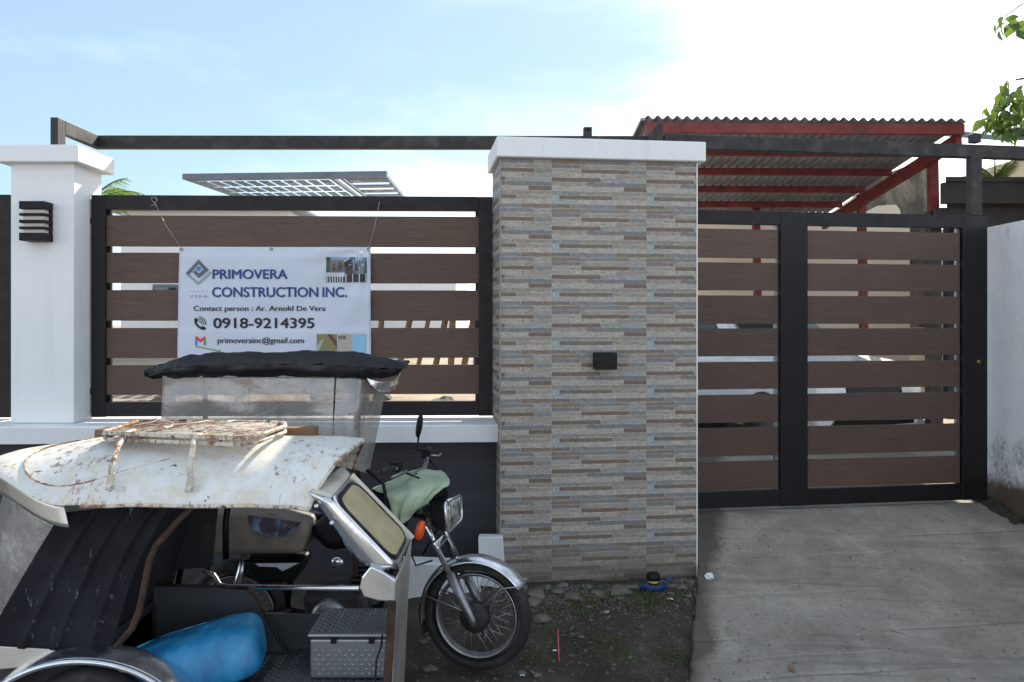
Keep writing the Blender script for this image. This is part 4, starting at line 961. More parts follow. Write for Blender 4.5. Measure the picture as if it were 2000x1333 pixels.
# ---- fender, wheel
wc = Vector((XX(165,3.05), 3.1, .065))
def fend(a, w_, ra=.42, rb=.325):
    x = w_*2-1; d = .02*(1-x*x)
    return Vector((wc.x+(ra+d)*math.cos(a), 3.02+.17*w_, wc.z+(rb+d)*math.sin(a)))
b = MB(); b.grid(lambda u, v: fend(math.pi*(.04+.92*u), v), 40, 8); f_ = T('wheel_fender', b, 'chrome', solid=.003)
T('edge_bead', MB().tube([fend(math.pi*(.04+.92*i/40), 0) for i in range(41)], .012, 8), 'chrome', f_)
T('body_trim', MB().tube([P(195,1277,3.09), P(216,1278,3.08), P(229,1292,3.07), P(237,1308,3.07), P(262,1312,3.07), P(300,1320,3.07), P(345,1345,3.07)], [.006,.009,.011,.011,.010,.010,.010], 8), 'chrome')
def wheel(name, c, r, wd, ax, fw, parent=None, spokes=32, flip=False):
    ax = Vector(ax).normalized(); hub = make(name, MB().lathe([(0,-.06),(.012,-.06),(.014,-.045),(.058,-.04),(.064,-.02),(.064,.02),(.058,.04),(.014,.045),(.012,.06),(0,.06)], c, ax, 22), M['engine'], parent or tri)
    ro = r-wd*1.02; rr = ro-.014
    pr_ = []
    for i in range(15):
        t = math.pi*(i/14)*1.24-math.pi*.12; pr_.append((ro+wd*.5+wd*.5*SPi(t)*1.02, -wd*.52*math.cos(t)))
    pr_.append(pr_[0]); make('tyre', MB().lathe(pr_, c, ax, 44), M['rubber'], hub)
    make('rim', MB().lathe([(ro+.006,-wd*.36),(ro+.004,-wd*.42),(ro-.004,-wd*.36),(rr,-wd*.12),(rr,wd*.12),(ro-.004,wd*.36),(ro+.004,wd*.42),(ro+.006,wd*.36)], c, ax, 44), M['alu'], hub)
    e1 = Vector(fw); e2 = ax.cross(e1).normalized(); e1 = e2.cross(ax)
    for i in range(spokes):
        a = 2*math.pi*i/spokes; s_ = -1 if i % 2 else 1; a2 = a+(.62 if (i//2) % 2 else -.62)
        p0 = Vector(c)+ax*(.03*s_)+(e1*math.cos(a2)+e2*SPi(a2))*.056; p1 = Vector(c)+ax*(.006*s_)+(e1*math.cos(a)+e2*SPi(a))*(rr+.002)
        make('spoke', MB().tube([p0, p1], .0021, 5), M['alu'], hub)
    return hub
wheel('sidecar_wheel', (wc.x, 3.1, .055), .285, .075, (0,1,0), (1,0,0), spokes=0)
# ---- floor, inner wall, step box
b = MB(); b.hexa([(-1.42,3.08,.15),(-.47,3.08,.15),(-.47,3.66,.15),(-1.42,3.66,.15),(-1.42,3.08,.185),(-.47,3.08,.185),(-.47,3.66,.185),(-1.42,3.66,.185)]); floor = T('floor_pan', b, 'galv')
def tread(o, eu, ev, W_, H_, nrm_, pitch=.034, l=.0125, w_=.0042, h=.0038):
    b = MB(); o = Vector(o); eu = Vector(eu).normalized(); ev = Vector(ev).normalized(); nrm_ = Vector(nrm_).normalized(); i = 0; v = pitch*.4
    while v < H_-pitch*.3:
        u = pitch*(.4 if i % 2 else .9); j = 0
        while u < W_-pitch*.3:
            c = o+eu*u+ev*v; s_ = 1 if (i+j) % 2 else -1
            d = (eu*.8+ev*.6*s_).normalized(); p = d.cross(nrm_)
            b.add([c-d*l, c+p*w_, c+d*l, c-p*w_, c-d*l*.5+nrm_*h, c+d*l*.5+nrm_*h], [(0,3,4),(0,4,1),(1,4,5),(1,5,2),(2,5,3),(3,5,4)], True)
            u += pitch; j += 1
        v += pitch*.55; i += 1
    return b
T('tread_bumps', tread((-1.2,3.1,.1855), (1,0,0), (0,1,0), .7, .5, (0,0,1)), 'galv', floor, kind='stuff')
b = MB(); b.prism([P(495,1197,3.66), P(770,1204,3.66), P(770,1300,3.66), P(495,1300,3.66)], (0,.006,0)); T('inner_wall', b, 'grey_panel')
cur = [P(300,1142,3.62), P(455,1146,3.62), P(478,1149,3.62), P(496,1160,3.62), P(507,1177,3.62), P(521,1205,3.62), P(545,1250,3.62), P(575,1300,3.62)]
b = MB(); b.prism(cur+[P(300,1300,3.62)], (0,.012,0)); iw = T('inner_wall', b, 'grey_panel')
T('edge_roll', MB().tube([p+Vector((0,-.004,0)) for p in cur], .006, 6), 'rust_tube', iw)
bxn, byn = XX(599,3.33), 3.33; bxr = XX(757,3.33); zt0, zt1 = .187, .352
sb = T('step_box', MB().box(bxn+.008, bxr, 3.34, 3.62, zt0, zt1), 'galv', bevel=.012, seg=3)
T('tread_bumps', tread((bxn+.02,3.339,zt0+.008), (1,0,0), (0,0,1), bxr-bxn-.02, zt1-zt0-.03, (0,-1,0)), 'galv', sb, kind='stuff')
lid = T('lid', MB().box(bxn, bxr+.004, 3.33, 3.635, zt1+.003, zt1+.024), 'galv', sb, bevel=.012, seg=3)
T('tread_bumps', tread((bxn+.015,3.34,zt1+.0245), (1,0,0), (0,1,0), bxr-bxn-.02, .285, (0,0,1)), 'galv', sb, kind='stuff')
for k in (.33,.8):
    x = bxn+(bxr-bxn)*k; T('hinge', MB().box(x-.011, x+.011, 3.326, 3.34, zt1-.016, zt1+.006), 'black', sb)
T('cable', MB().tube([P(747,1240,3.25), P(745,1262,3.2), P(735,1290,3.18), P(733,1330,3.16), P(734,1380,3.16)], .0035, 6), 'black')
# ---- windscreen
A_, B2, C2, D2 = P(646,974,3.06), P(684,928,3.36), P(804,1052,3.52), P(776,1110,3.12)
E1, E2, S2 = P(604,961,3.05), P(668,910,3.40), P(703,1098,3.1)
def quad(s_, t): return A_.lerp(B2, s_).lerp(D2.lerp(C2, s_), t)
fr = T('windscreen_frame', MB().patch([[E1, E1.lerp(E2,.5)+Vector((.004,0,.004)), E2],[E1.lerp(A_,.6), E1.lerp(A_,.6).lerp(E2.lerp(B2,.6),.5)+Vector((.01,0,.01)), E2.lerp(B2,.6)],[A_, A_.lerp(B2,.5)+Vector((.004,0,.002)), B2]], 8, 10), 'frame_cream', solid=.006)
T('frame_side', MB().patch([[E1, E1.lerp(A_,.55)+Vector((-.002,-.012,0)), A_],[E1.lerp(S2,.5), E1.lerp(S2,.5).lerp(A_.lerp(D2,.5),.5)+Vector((-.004,-.014,0)), A_.lerp(D2,.5)],[S2, S2.lerp(D2,.5)+Vector((0,-.008,-.012)), D2]], 12, 8), 'chrome', fr, solid=.006)
def rr_loop(m, rad=.16, n=8):
    pts = []
    for cx_, cy_, a0_ in ((1-m-rad*1.2,1-m-rad,0),(m+rad*1.2,1-m-rad,90),(m+rad*1.2,m+rad,180),(1-m-rad*1.2,m+rad,270)):
        for i in range(n+1):
            a = R(a0_+90*i/n); pts.append((cx_+rad*1.2*math.cos(a), cy_+rad*SPi(a)))
    return pts
pn = (B2-A_).cross(D2-A_).normalized()
if pn.x < 0: pn = -pn
l0 = [quad(a, c)+pn*.004 for a, c in rr_loop(.07)]
b = MB(); lo = [quad(a, c) for a, c in rr_loop(-.0, .10)]; li = [quad(a, c) for a, c in rr_loop(.05)]; n = len(lo)
b.add(lo+li, [(i, (i+1)%n, n+(i+1)%n, n+i) for i in range(n)], True); T('frame_face', b, 'chrome', fr, solid=.005)
T('gasket', MB().tube(l0+[l0[0]], .0055, 8), 'rubber', fr)
b = MB(); b.prism([p-pn*.003 for p in l0], pn*.004); T('pane', b, 'pane', fr)
T('frame_edge', MB().bar(B2+Vector((0,.012,0)), C2+Vector((0,.012,0)), .02, .02), 'steel', fr)
for x, y in ((618,989),(648,1022)): T('screw', MB().lathe([(0,-.008),(.006,-.008),(.009,-.003),(.009,.004)], P(x, y, 3.045), (0,1,0), 10), 'chrome', fr)
br = [P(702,1150,3.08), P(706,1128,3.08), P(724,1106,3.08), P(748,1118,3.08), P(773,1134,3.08), P(771,1176,3.08), P(740,1175,3.08), P(710,1167,3.08)]
T('corner_plate', MB().prism(br, (0,.03,0)), 'chrome', bevel=.006, seg=2)
fp = [[P(772,1132,3.1), P(790,1095,3.3), P(803,1056,3.55)], [P(769,1200,3.1), P(784,1170,3.3), P(797,1150,3.58)], [P(762,1400,3.1), P(778,1370,3.3), P(788,1340,3.6)]]
fpn = T('front_panel', MB().patch(fp, 14, 10), 'steel', solid=.006)
T('edge_strip', MB().bar(P(766,1174,3.085), P(752,1420,3.085), .022, .03), 'rust_tube', fpn, bevel=.003)
T('cross_rail', MB().tube([P(398,1116,3.6), P(418,1124,3.59), P(429,1142,3.58), P(446,1147,3.56), P(560,1148,3.4), P(704,1149,3.12)], .0105, 8), 'chrome')
T('roof_post', MB().tube([P(482,962,3.8), P(458,972,3.78), P(445,990,3.77), P(441,1020,3.76), P(441,1092,3.76)], .014, 8), 'black')
T('roof_post', MB().tube([P(716,918,3.86), P(748,944,3.86), P(752,962,3.86), P(750,1010,3.86)], .009, 8), 'black')
T('roof_post', MB().tube([(-1.6,3.86,.2),(-1.45,3.86,.97)], .014, 8), 'black')
for yq in (3.7,):   # chassis tubes to the motorcycle
    T('chassis_tube', MB().tube([(-.62,3.6,.08),(-.62,4.3,.12)], .018, 8), 'black'); T('chassis_tube', MB().tube([(-1.35,3.2,.05),(-1.35,4.35,.05)], .018, 8), 'black')
    T('chassis_tube', MB().tube([(-2.0,3.66,.12),(-.5,3.66,.12)], .018, 8), 'black')
# ---- roof rack
rk = [Vector((-1.60,3.28,1.19)), Vector((-1.02,3.13,1.19)), Vector((-.985,3.17,1.19)), Vector((-.96,3.5,1.19)), Vector((-.99,3.6,1.19)), Vector((-1.05,3.63,1.19)), Vector((-1.62,3.69,1.19)), Vector((-1.66,3.66,1.19)), Vector((-1.635,3.32,1.19))]
rack = T('roof_rack', MB().tube(rk+[rk[0]], .009, 8), 'rack'); dn = Vector((0,0,-.024))
T('lower_hoop', MB().tube([p+dn for p in rk]+[rk[0]+dn], .008, 8), 'rack', rack)
for i in range(24):
    f = (i+.5)/24; a = rk[0].lerp(rk[6], f); c = rk[1].lerp(rk[5], f)+Vector((.03,0,0)); T('rod', MB().tube([a-Vector((.03,0,.004)), a.lerp(c,.5)+Vector((0,0,.003*nn(i,2))), c-Vector((0,0,.004))], .0058, 6), 'rack', rack)
for i in range(6):
    f = (i+.5)/6; a = rk[0].lerp(rk[1], f); c = rk[6].lerp(rk[5], f); T('cross_rod', MB().tube([a-Vector((0,0,.011)), c-Vector((0,0,.011))], .005, 6), 'rack', rack)
for (x0_, y0_, Ya, x1_, y1_, x2_, y2_) in ((263,842,3.30,232,870,213,950), (394,851,3.2,376,880,369,954)):
    br_ = T('bracket', MB().tube([P(x0_, y0_, Ya+.04), P(x0_-14, y0_+4, Ya), P(x1_, y1_, Ya-.12), P((x1_+x2_)/2-2, y1_+34, 3.07), P(x2_+3, y2_-22, 3.045)], .0105, 8), 'rack', rack)
    T('foot', MB().hexa([P(x2_-9, y2_+8, 3.045), P(x2_+11, y2_+8, 3.045), P(x2_+11, y2_+8, 3.055), P(x2_-9, y2_+8, 3.055), P(x2_-3, y2_-26, 3.038), P(x2_+11, y2_-26, 3.038), P(x2_+11, y2_-26, 3.05), P(x2_-3, y2_-26, 3.05)]), 'steel', rack, bevel=.002)
    T('bolt', MB().lathe([(0,-.01),(.009,-.01),(.011,-.004),(.011,.006)], P(x2_+1, y2_-1, 3.042), (0,1,0), 6, smooth=False), 'steel', rack)
T('tie', MB().tube([P(432,858,3.3), P(430,866,3.32), P(437,871,3.32), P(428,872,3.32)], .004, 6), 'black', rack)
for yq, xq in ((3.66,-1.5),(3.6,-1.1)): T('leg', MB().tube([(xq,yq,1.17),(xq-.01,yq+.04,1.115)], .008, 6), 'rack', rack)
wirepts = [Vector((-1.58+.42*i/46+.03*SPi(i*.5), 3.45+.1*SPi(i*.21), 1.2+.018*abs(SPi(i*.17)))) for i in range(47)]
make('loose_wire', MB().tube(wirepts, .0019, 5), M['wire'], loc=(-1.4,3.42,1.2), label='tangle of pale wire lying on the sidecar roof rack', cat='wire')
b = MB(); b.hexa([(-1.83,3.62,1.115),(-.86,3.58,1.128),(-.86,3.68,1.128),(-1.83,3.72,1.115),(-1.83,3.62,1.16),(-.86,3.58,1.172),(-.86,3.68,1.172),(-1.83,3.72,1.16)])
make('wood_plank', b, M['timber'], loc=(-1.3,3.72,1.09), bevel=.003, label='brown wooden plank lying across the sidecar roof', cat='plank')
# ---- blue thing on the sidecar floor
b = MB()
def sup(u, v):
    a = 2*math.pi*u; e = math.pi*(v-.5); c = lambda q, p: math.copysign(abs(math.cos(q))**p, math.cos(q)); s_ = lambda q, p: math.copysign(abs(SPi(q))**p, SPi(q))
    x = .29*c(e,.5)*c(a,.55); y = .15*c(e,.5)*s_(a,.5); z = .10*s_(e,.55)
    z *= 1+.25*x/.3; y *= 1-.12*z/.15
    z += .012*math.exp(-((y+.02-.25*x)/.018)**2)*(1 if z > 0 else 0)
    q = Vector((x, y, z)); q += q.normalized()*.008*nn(x*8, y*8, z*8)
    return Matrix.Translation(Vector((-1.29,3.31,.285))) @ Matrix.Rotation(R(10), 4, 'Z') @ Matrix.Rotation(R(-11), 4, 'Y') @ q
b.grid(sup, 64, 34); make('plastic_bundle', b, M['blue'], weld=True, loc=(-1.29,3.31,.2), label='bulging blue plastic covered bundle on the sidecar floor', cat='bundle')

# ---- motorcycle
TH_ = R(14); C0 = P(932,1200,4.36); FW = Vector((math.cos(TH_), -SPi(TH_), 0)); LT = Vector((SPi(TH_), math.cos(TH_), 0))
def S(x, y, z): return C0+FW*x+LT*y+Vector((0,0,z))
wheel('front_wheel', C0, .293, .075, LT, FW, spokes=36)
wheel('rear_wheel', Vector((-1.47,4.42,.075)), .29, .085, (0,1,0), (1,0,0), spokes=36)
def ff(u, v):
    a = R(34+160*u); x = v*2-1; r_ = .316-.028*x*x; return S(r_*math.cos(a), .068*x, r_*SPi(a))
fd = T('front_fender', MB().grid(ff, 40, 10), 'chrome', solid=.003)
T('flap', MB().grid(lambda u, v: ff(.86+.2*u, v*.94+.03)+Vector((0,0,-.0))-FW*.004, 8, 6), 'rubber', fd, solid=.003)
for s_ in (-1, 1):
    T('stay', MB().tube([S(.015,s_*.088,.03), S(.15,s_*.075,.17), S(.255,s_*.066,.185)], .0045, 6), 'alu', fd); T('stay', MB().tube([S(-.005,s_*.088,.03), S(-.27,s_*.07,.10)], .0045, 6), 'alu', fd)
    fk = T('fork_leg', MB().tube([S(-.115,s_*.092,.215), S(-.35,s_*.092,.66)], .0155, 12), 'chrome')
    T('slider', MB().tube([S(.008,s_*.09,-.03), S(0,s_*.09,.0), S(-.03,s_*.092,.06), S(-.122,s_*.092,.232)], [.014,.022,.024,.026], 12), 'alu', fk)
T('brake_plate', MB().lathe([(0,-.066),(.07,-.066),(.08,-.056),(.08,-.04)], C0, LT, 24), 'engine')
T('yoke', MB().hexa([S(-.32,-.12,.52), S(-.22,-.12,.50), S(-.22,.12,.50), S(-.32,.12,.52), S(-.33,-.12,.545), S(-.23,-.12,.525), S(-.23,.12,.525), S(-.33,.12,.545)]), 'black', bevel=.006)
# headlight
F4 = [P(867,980,4.17), P(899,967,4.33), P(901,1014,4.33), P(872,1042,4.17)]; K4 = [P(838,985,4.2), P(868,975,4.36), P(868,1012,4.36), P(842,1030,4.2)]
hl = T('headlight', MB().hexa(K4+F4), 'black', bevel=.012, seg=3)
ctr_ = sum(F4, Vector())/4; hn = (F4[1]-F4[0]).cross(F4[3]-F4[0]).normalized(); hn = hn if hn.x > 0 else -hn
ring = [ctr_+(p-ctr_)*.98+hn*.004 for p in F4]
ring2 = [ring[i].lerp(ring[(i+1)%4], t) for i in range(4) for t in (.1,.5,.9)]
T('rim', MB().tube(ring2+[ring2[0]], .008, 8), 'chrome', hl)
b = MB(); b.grid(lambda u, v: (ring[0].lerp(ring[1],u)).lerp(ring[3].lerp(ring[2],u), v)+hn*(.012*(1-(2*u-1)**4)*(1-(2*v-1)**4)+.0004*SPi(u*44)), 24, 12); T('lens', b, 'lens', hl, solid=.002)
for (x, y, Yv) in ((820,1036,4.12),):
    q = P(x, y, Yv); b = MB(); b.grid(lambda u, v: q+Matrix.Rotation(R(12),3,'Y') @ Vector((.024*math.cos(math.pi*(v-.5))*math.cos(2*math.pi*u), .03*math.cos(math.pi*(v-.5))*SPi(2*math.pi*u), .05*math.copysign(abs(SPi(math.pi*(v-.5)))**.7, v-.5))), 16, 10)
    ts2 = T('turn_signal', b, 'orange', weld=True); T('stalk', MB().tube([q+Vector((0,.01 if Yv < 4.4 else -.01,.0)), q.lerp(S(-.26,0,.48),.8)], .008, 6), 'chrome', ts2)
T('bracket_arm', MB().hexa([P(832,1020,4.18), P(858,1022,4.24), P(858,1022,4.26), P(832,1020,4.2), P(834,1010,4.18), P(858,1015,4.24), P(858,1015,4.26), P(834,1010,4.2)]), 'chrome', bevel=.002)
bp = [P(845,1062,4.16), P(855,1074,4.16), P(877,1050,4.24), P(866,1044,4.24)]
bd = T('badge_plate', MB().prism(bp, (-.01,.02,0)), 'chrome', bevel=.002)
def small_text(s_, q, ink, name, par, off):
    cu = bpy.data.curves.new('t', 'FONT'); cu.body = s_; cu.offset = .01; to = bpy.data.objects.new('t', cu); COL.objects.link(to); bpy.context.view_layer.update()
    dg = bpy.context.evaluated_depsgraph_get(); me = to.evaluated_get(dg).to_mesh(); vs = [v.co.copy() for v in me.vertices]; fs = [list(p.vertices) for p in me.polygons]
    to.evaluated_get(dg).to_mesh_clear(); bpy.data.objects.remove(to); bpy.data.curves.remove(cu); mx_ = max(v.x for v in vs)
    b = MB(); b.add([q[0].lerp(q[1], .1+.8*v.x/mx_).lerp(q[3].lerp(q[2], .1+.8*v.x/mx_), .2+.6*v.y/.73)+off for v in vs], fs); make(name, b, INK[ink], par)
small_text('HONDA', [bp[1], bp[2], bp[3], bp[0]], 'black', 'lettering', bd, Vector((.004,-.006,.002)))
# handlebar, mirrors, gauges
hb = [S(-.40,-.37,.80), S(-.36,-.26,.80), S(-.33,-.1,.74), S(-.33,.1,.74), S(-.36,.26,.80), S(-.40,.37,.80)]
hbr = T('handlebar', MB().tube(hb, .011, 10), 'chrome')
for s_, e in ((-1,0),(1,5)):
    T('grip', MB().tube([hb[e], hb[e].lerp(hb[e-1 if e else 1], .95)], .0175, 10), 'rubber', hbr)
    T('lever', MB().tube([S(-.345,s_*.22,.79), S(-.30,s_*.25,.785), S(-.33,s_*.38,.775)], .006, 6), 'alu', hbr)
    T('switch_box', MB().hexa([S(x, s_*y, z) for z in (.775,.825) for x, y in ((-.385,.2),(-.335,.2),(-.345,.25),(-.395,.25))]), 'black', hbr, bevel=.006)
mq = P(819,832,4.72)
mi_ = T('mirror', MB().tube([S(-.365,.23,.82), P(815,880,4.68), P(817,858,4.71), P(819,846,4.72)], .006, 8), 'black')
b = MB(); b.grid(lambda u, v: mq+Matrix.Rotation(R(8),3,'Y') @ Vector((.018*math.cos(math.pi*(v-.5))*math.cos(2*math.pi*u), .058*math.cos(math.pi*(v-.5))*SPi(2*math.pi*u), .068*math.copysign(abs(SPi(math.pi*(v-.5)))**.75, v-.5))), 18, 12); T('shell', b, 'black', mi_, weld=True)
T('gauge', MB().lathe([(0,0),(.06,0),(.062,.03),(.05,.07),(0,.08)], S(-.30,-.05,.66), (.3,0,1), 18), 'black')
T('cowl', MB().hexa([P(836,985,4.22), P(878,970,4.36), P(878,975,4.5), P(840,985,4.4), P(845,940,4.2), P(872,935,4.34), P(872,938,4.5), P(845,942,4.4)]), 'black', bevel=.015, seg=2)
for pts in ([S(-.36,-.2,.78), S(-.2,-.12,.70), S(-.18,-.03,.5), S(-.3,0,.3)], [S(-.35,.2,.78), S(-.2,.12,.66), S(-.2,.05,.4), S(-.1,.08,.05)], [P(812,1050,4.25), P(800,1075,4.25), P(812,1105,4.3), P(845,1095,4.3)]): T('cable', MB().tube(pts, .005, 6), 'black')
# frame, tank, seat, engine
for pts in ([(-.52,4.4,.72),(-.62,4.4,.4),(-.7,4.4,.12),(-.95,4.4,.06),(-1.2,4.4,.1)], [(-.52,4.4,.72),(-1.0,4.4,.6),(-1.5,4.42,.55),(-1.75,4.42,.58)], [(-1.15,4.34,.12),(-1.47,4.33,.075)], [(-1.2,4.4,.1),(-1.15,4.4,.5)]): T('frame_tube', MB().tube(pts, .016, 8), 'black')
for yq in (4.31,4.53): T('shock_absorber', MB().tube([(-1.47,yq,.12),(-1.38,yq,.45)], .022, 10), 'chrome')
T('fuel_tank', MB().prism([P(596,1040,4.24), P(622,1018,4.24), P(690,982,4.24), P(760,962,4.24), P(796,985,4.24), P(790,1030,4.24), P(735,1062,4.24), P(640,1082,4.24)], (0,.28,0)), 'black', bevel=.05, seg=4)
st = T('seat', MB().prism([P(380,1004,4.2), P(430,998,4.2), P(475,1000,4.2), P(530,1008,4.2), P(604,1024,4.2), P(602,1044,4.2), P(588,1084,4.2), P(380,1086,4.2)], (0,.3,0)), 'seat', bevel=.03, seg=3)
b = MB(); ell = [(484,1006)]+[(536-52*math.cos(t), 1012+38*SPi(t)) for t in [math.pi*i/14 for i in range(1,14)]]+[(590,1021)]
b.add([P(x, y, 4.194) for x, y in ell], [tuple(range(len(ell)))]); 
t_ = NT('seat_print'); n_ = t_.noise(t_.map((1,1,1)), 14, 4, .55, .8); t_.P(base=t_.ramp(n_, [(.34, srgb(58,50,56)), (.46, srgb(70,66,76)), (.56, srgb(84,104,132)), (.68, srgb(120,140,160))]), rough=.4)
T('printed_patch', b, t_.m, st)
T('side_cover', MB().prism([P(470,1096,4.26), P(590,1098,4.26), P(575,1138,4.26), P(500,1142,4.26)], (0,.24,0)), 'black', bevel=.02, seg=2)
T('stripe', MB().prism([P(498,1101,4.255), P(584,1100,4.255), P(552,1116,4.255), P(540,1108,4.255), P(506,1107,4.255)], (0,.004,0)), INK['pwhite'])
en = T('engine', MB().hexa([(-1.08,4.3,-.02),(-.72,4.3,.0),(-.72,4.54,.0),(-1.08,4.54,-.02),(-1.1,4.3,.22),(-.76,4.3,.24),(-.76,4.54,.24),(-1.1,4.54,.22)]), 'engine', bevel=.05, seg=3)
for i in range(8): T('cooling_fin', MB().box(-.86+.012*i, -.68+.012*i, 4.32, 4.52, .25+.026*i, .262+.026*i), 'engine', en)
T('clutch_cover', MB().lathe([(0,-.03),(.07,-.03),(.09,-.015),(.095,0),(.095,.02)], (-.95,4.29,.1), (0,1,0), 22), 'alu', en)
T('exhaust_pipe', MB().tube([(-.62,4.36,.42),(-.56,4.33,.3),(-.6,4.3,.08),(-.75,4.27,-.04),(-1.2,4.27,-.03),(-1.75,4.27,.06)], [.018,.019,.02,.02,.035,.035], 10), 'chrome')
T('foot_peg', MB().tube([(-.92,4.12,.02),(-.92,4.68,.02)], .014, 8), 'rubber'); T('battery_strap', MB().lathe([(0,-.02),(.03,-.02),(.034,0),(.0,.01)], P(660,1098,4.24), (0,1,0), 14), 'chrome')
# ---- rider canopy
stn = [(284,722,736,.02),(300,716,741,.03),(345,700,738,.045),(400,691,737,.06),(460,687,737,.06),(540,686,736,.06),(620,685,737,.06),(690,687,740,.06),(735,693,742,.06),(770,704,736,.05),(790,712,722,.02)]
b = MB(); rings = []
for i, (x, yt, yb, ry) in enumerate(stn):
    Yc = 4.12+.02*SPi(i*1.7); zt3, zb3 = ZZ(yt, Yc), ZZ(yb, Yc); X = XX(x, Yc); zc, hz_ = (zt3+zb3)/2, (zt3-zb3)/2
    dep = .55*min(1, max(.12, SPi(math.pi*min(1, max(0, (x-262)/560)))**.5)); ring_ = []
    for k in range(14):
        a = math.pi*2*k/14; ca, sa = math.cos(a), SPi(a)
        yy = Yc - ry*ca if ca > 0 else Yc+ry*.2-dep*ca*1.0
        zz2 = zc+hz_*sa*(1 if ca > -.2 else .55)+(.012 if ca < -.5 else 0)
        ring_.append(Vector((X+.012*nn(k, i, 1, 1.7), yy, zz2+.008*nn(k*1.3, i*1.7, 4))))
    rings.append(ring_)
m_ = len(rings)
b.patch([r_+[r_[0]] for r_ in rings], 110, 42, lambda u, v: Vector((0, .010*nn(u*16, v*6, 3)-.012*abs(nn(u*34, v*5, 9)), .008*nn(u*22, v*9, 7)+.006*abs(nn(u*50, v*12, 2)))))
n = 43; b.f.append([j for j in range(n)]); b.sm.append(False); b.mi.append(0); b.f.append([110*n+j for j in range(n)]); b.sm.append(False); b.mi.append(0)
cn = T('canopy', b, 'vinyl', weld=True)
for (x, y, s_) in ():
    b = MB(); b.add([P(x-s_*1.6, y+9, 4.14), P(x+s_*1.6, y+9, 4.14), P(x+s_*.5, y-3-s_*.15, 4.13+.01), P(x+1, y-1, 4.12), P(x-s_*.6, y-1.5-s_*.25, 4.13)], [(0,1,2,3,4)]); T('torn_edge', b, 'vinyl', cn, solid=.004)
T('visor', MB().patch([[P(716,738,4.09), P(745,746,4.12), P(770,742,4.25), P(783,728,4.5)], [P(722,750,4.09), P(740,760,4.12), P(764,757,4.25), P(780,742,4.5)], [P(728,756,4.1), P(744,767,4.13), P(766,763,4.25), P(777,752,4.5)]], 10, 18), 'chrome', cn, solid=.004)
frows = [[P(317,734,4.1), P(450,737,4.08), P(600,737,4.08), P(690,738,4.08), P(722,746,4.14), P(752,764,4.3)], [P(316,790,4.1), P(450,790,4.07), P(600,790,4.07), P(692,795,4.06), P(716,800,4.13), P(744,810,4.28)],
         [P(314,850,4.1), P(450,850,4.08), P(600,850,4.07), P(684,858,4.05), P(712,862,4.12), P(734,860,4.26)], [P(312,905,4.1), P(450,905,4.09), P(600,905,4.08), P(682,916,4.05), P(706,922,4.1), P(720,926,4.2)]]
T('weather_sheet', MB().patch(frows, 40, 60, lambda u, v: Vector((0, .012*nn(u*3, v*9, 3)+.012*SPi(v*60)*max(0, v-.72)*1.6, 0))), 'film', solid=.0008)
for x, x2, Yv, m__ in ((401,402,4.13,'rust_tube'), (697,690,4.12,'rust_tube'), (400,402,4.62,'black'), (700,700,4.62,'black')):
    T('canopy_post', MB().tube([P(x, 733, Yv), P(x, 800, Yv), P(x2, 930, Yv), P(x2+4, 1120, Yv)], .0125, 8), m__)
T('hem_tape', MB().tube([P(655,737,4.07), P(653,780,4.065), P(651,830,4.06), P(648,900,4.065)], .0035, 5), 'rust_tube')
make('green_stick', MB().tube([P(383,677,4.2), P(404,681,4.18), P(430,686,4.16)], .006, 6), M['cloth'], loc=P(405,686,4.18), label='thin green stick lying on the black canopy', cat='stick')
# ---- green cloth over tank and handlebar
rowsC = [[P(726,956,4.56), P(770,936,4.58), P(812,919,4.62), P(862,919,4.58)], [P(728,958,4.36), P(775,946,4.36), P(815,924,4.4), P(870,926,4.42)], [P(752,966,4.14), P(788,962,4.12), P(830,950,4.14), P(877,944,4.24)],
         [P(764,992,4.1), P(784,993,4.07), P(822,980,4.08), P(856,958,4.17)], [P(774,1020,4.1), P(786,1023,4.08), P(806,1006,4.08), P(838,975,4.14)]]
gc = thing('green_cloth', 'pale green cloth draped over the motorcycle tank', 'cloth', P(790,985,4.2), 0)
make('drape', MB().patch(rowsC, 40, 40, lambda u, v: Vector((.010*SPi(v*17+u*5)*u, -.016*SPi(v*21+u*7)*u-.008*nn(u*5, v*7, 2), .010*nn(u*6, v*6, 4)))), M['cloth'], gc, solid=.002)
make('hanging_tail', MB().patch([[P(664,1030,4.2), P(682,1034,4.18), P(700,1040,4.2)], [P(672,1062,4.19), P(690,1066,4.17), P(706,1070,4.2)], [P(694,1088,4.2), P(704,1092,4.18), P(713,1095,4.2)]], 16, 12, lambda u, v: Vector((0,.01*SPi(v*14),0))), M['cloth'], gc, solid=.002)

# ================================================================== SMALL THINGS AT THE WALL FOOT
def vz(X, Y): return verge_z(X, Y)
pb = thing('plinth_block', 'low white concrete block against the dark wall behind the front wheel', 'block', P(960,1200,5.14), 0)
make('upright', MB().hexa([P(938,1190,5.18), P(992,1204,5.1), P(993,1190,5.2), P(940,1180,5.3), P(934,1050,5.18), P(982,1050,5.1), P(982,1043,5.24), P(936,1043,5.3)]), M['white_paint'], pb, bevel=.004)
make('footing', MB().hexa([P(782,1222,5.0), P(940,1205,5.08), P(938,1190,5.22), P(786,1190,5.24), P(786,1100,5.0), P(938,1106,5.08), P(938,1092,5.22), P(788,1086,5.22)]), M['white_paint'], pb, bevel=.004)
wm = thing('water_meter', 'blue water meter with black cap at the pillar foot', 'water meter', P(1280,1155,5.1), 0)
c = P(1276,1146,5.08)
make('body', MB().tube([c+Vector((-.085,0,-.005)), c+Vector((-.05,0,0)), c+Vector((-.04,0,.0)), c+Vector((.04,.0,.0)), c+Vector((.05,0,0)), c+Vector((.085,0,.004))], [.016,.018,.034,.034,.018,.016], 12), M['drum'], wm)
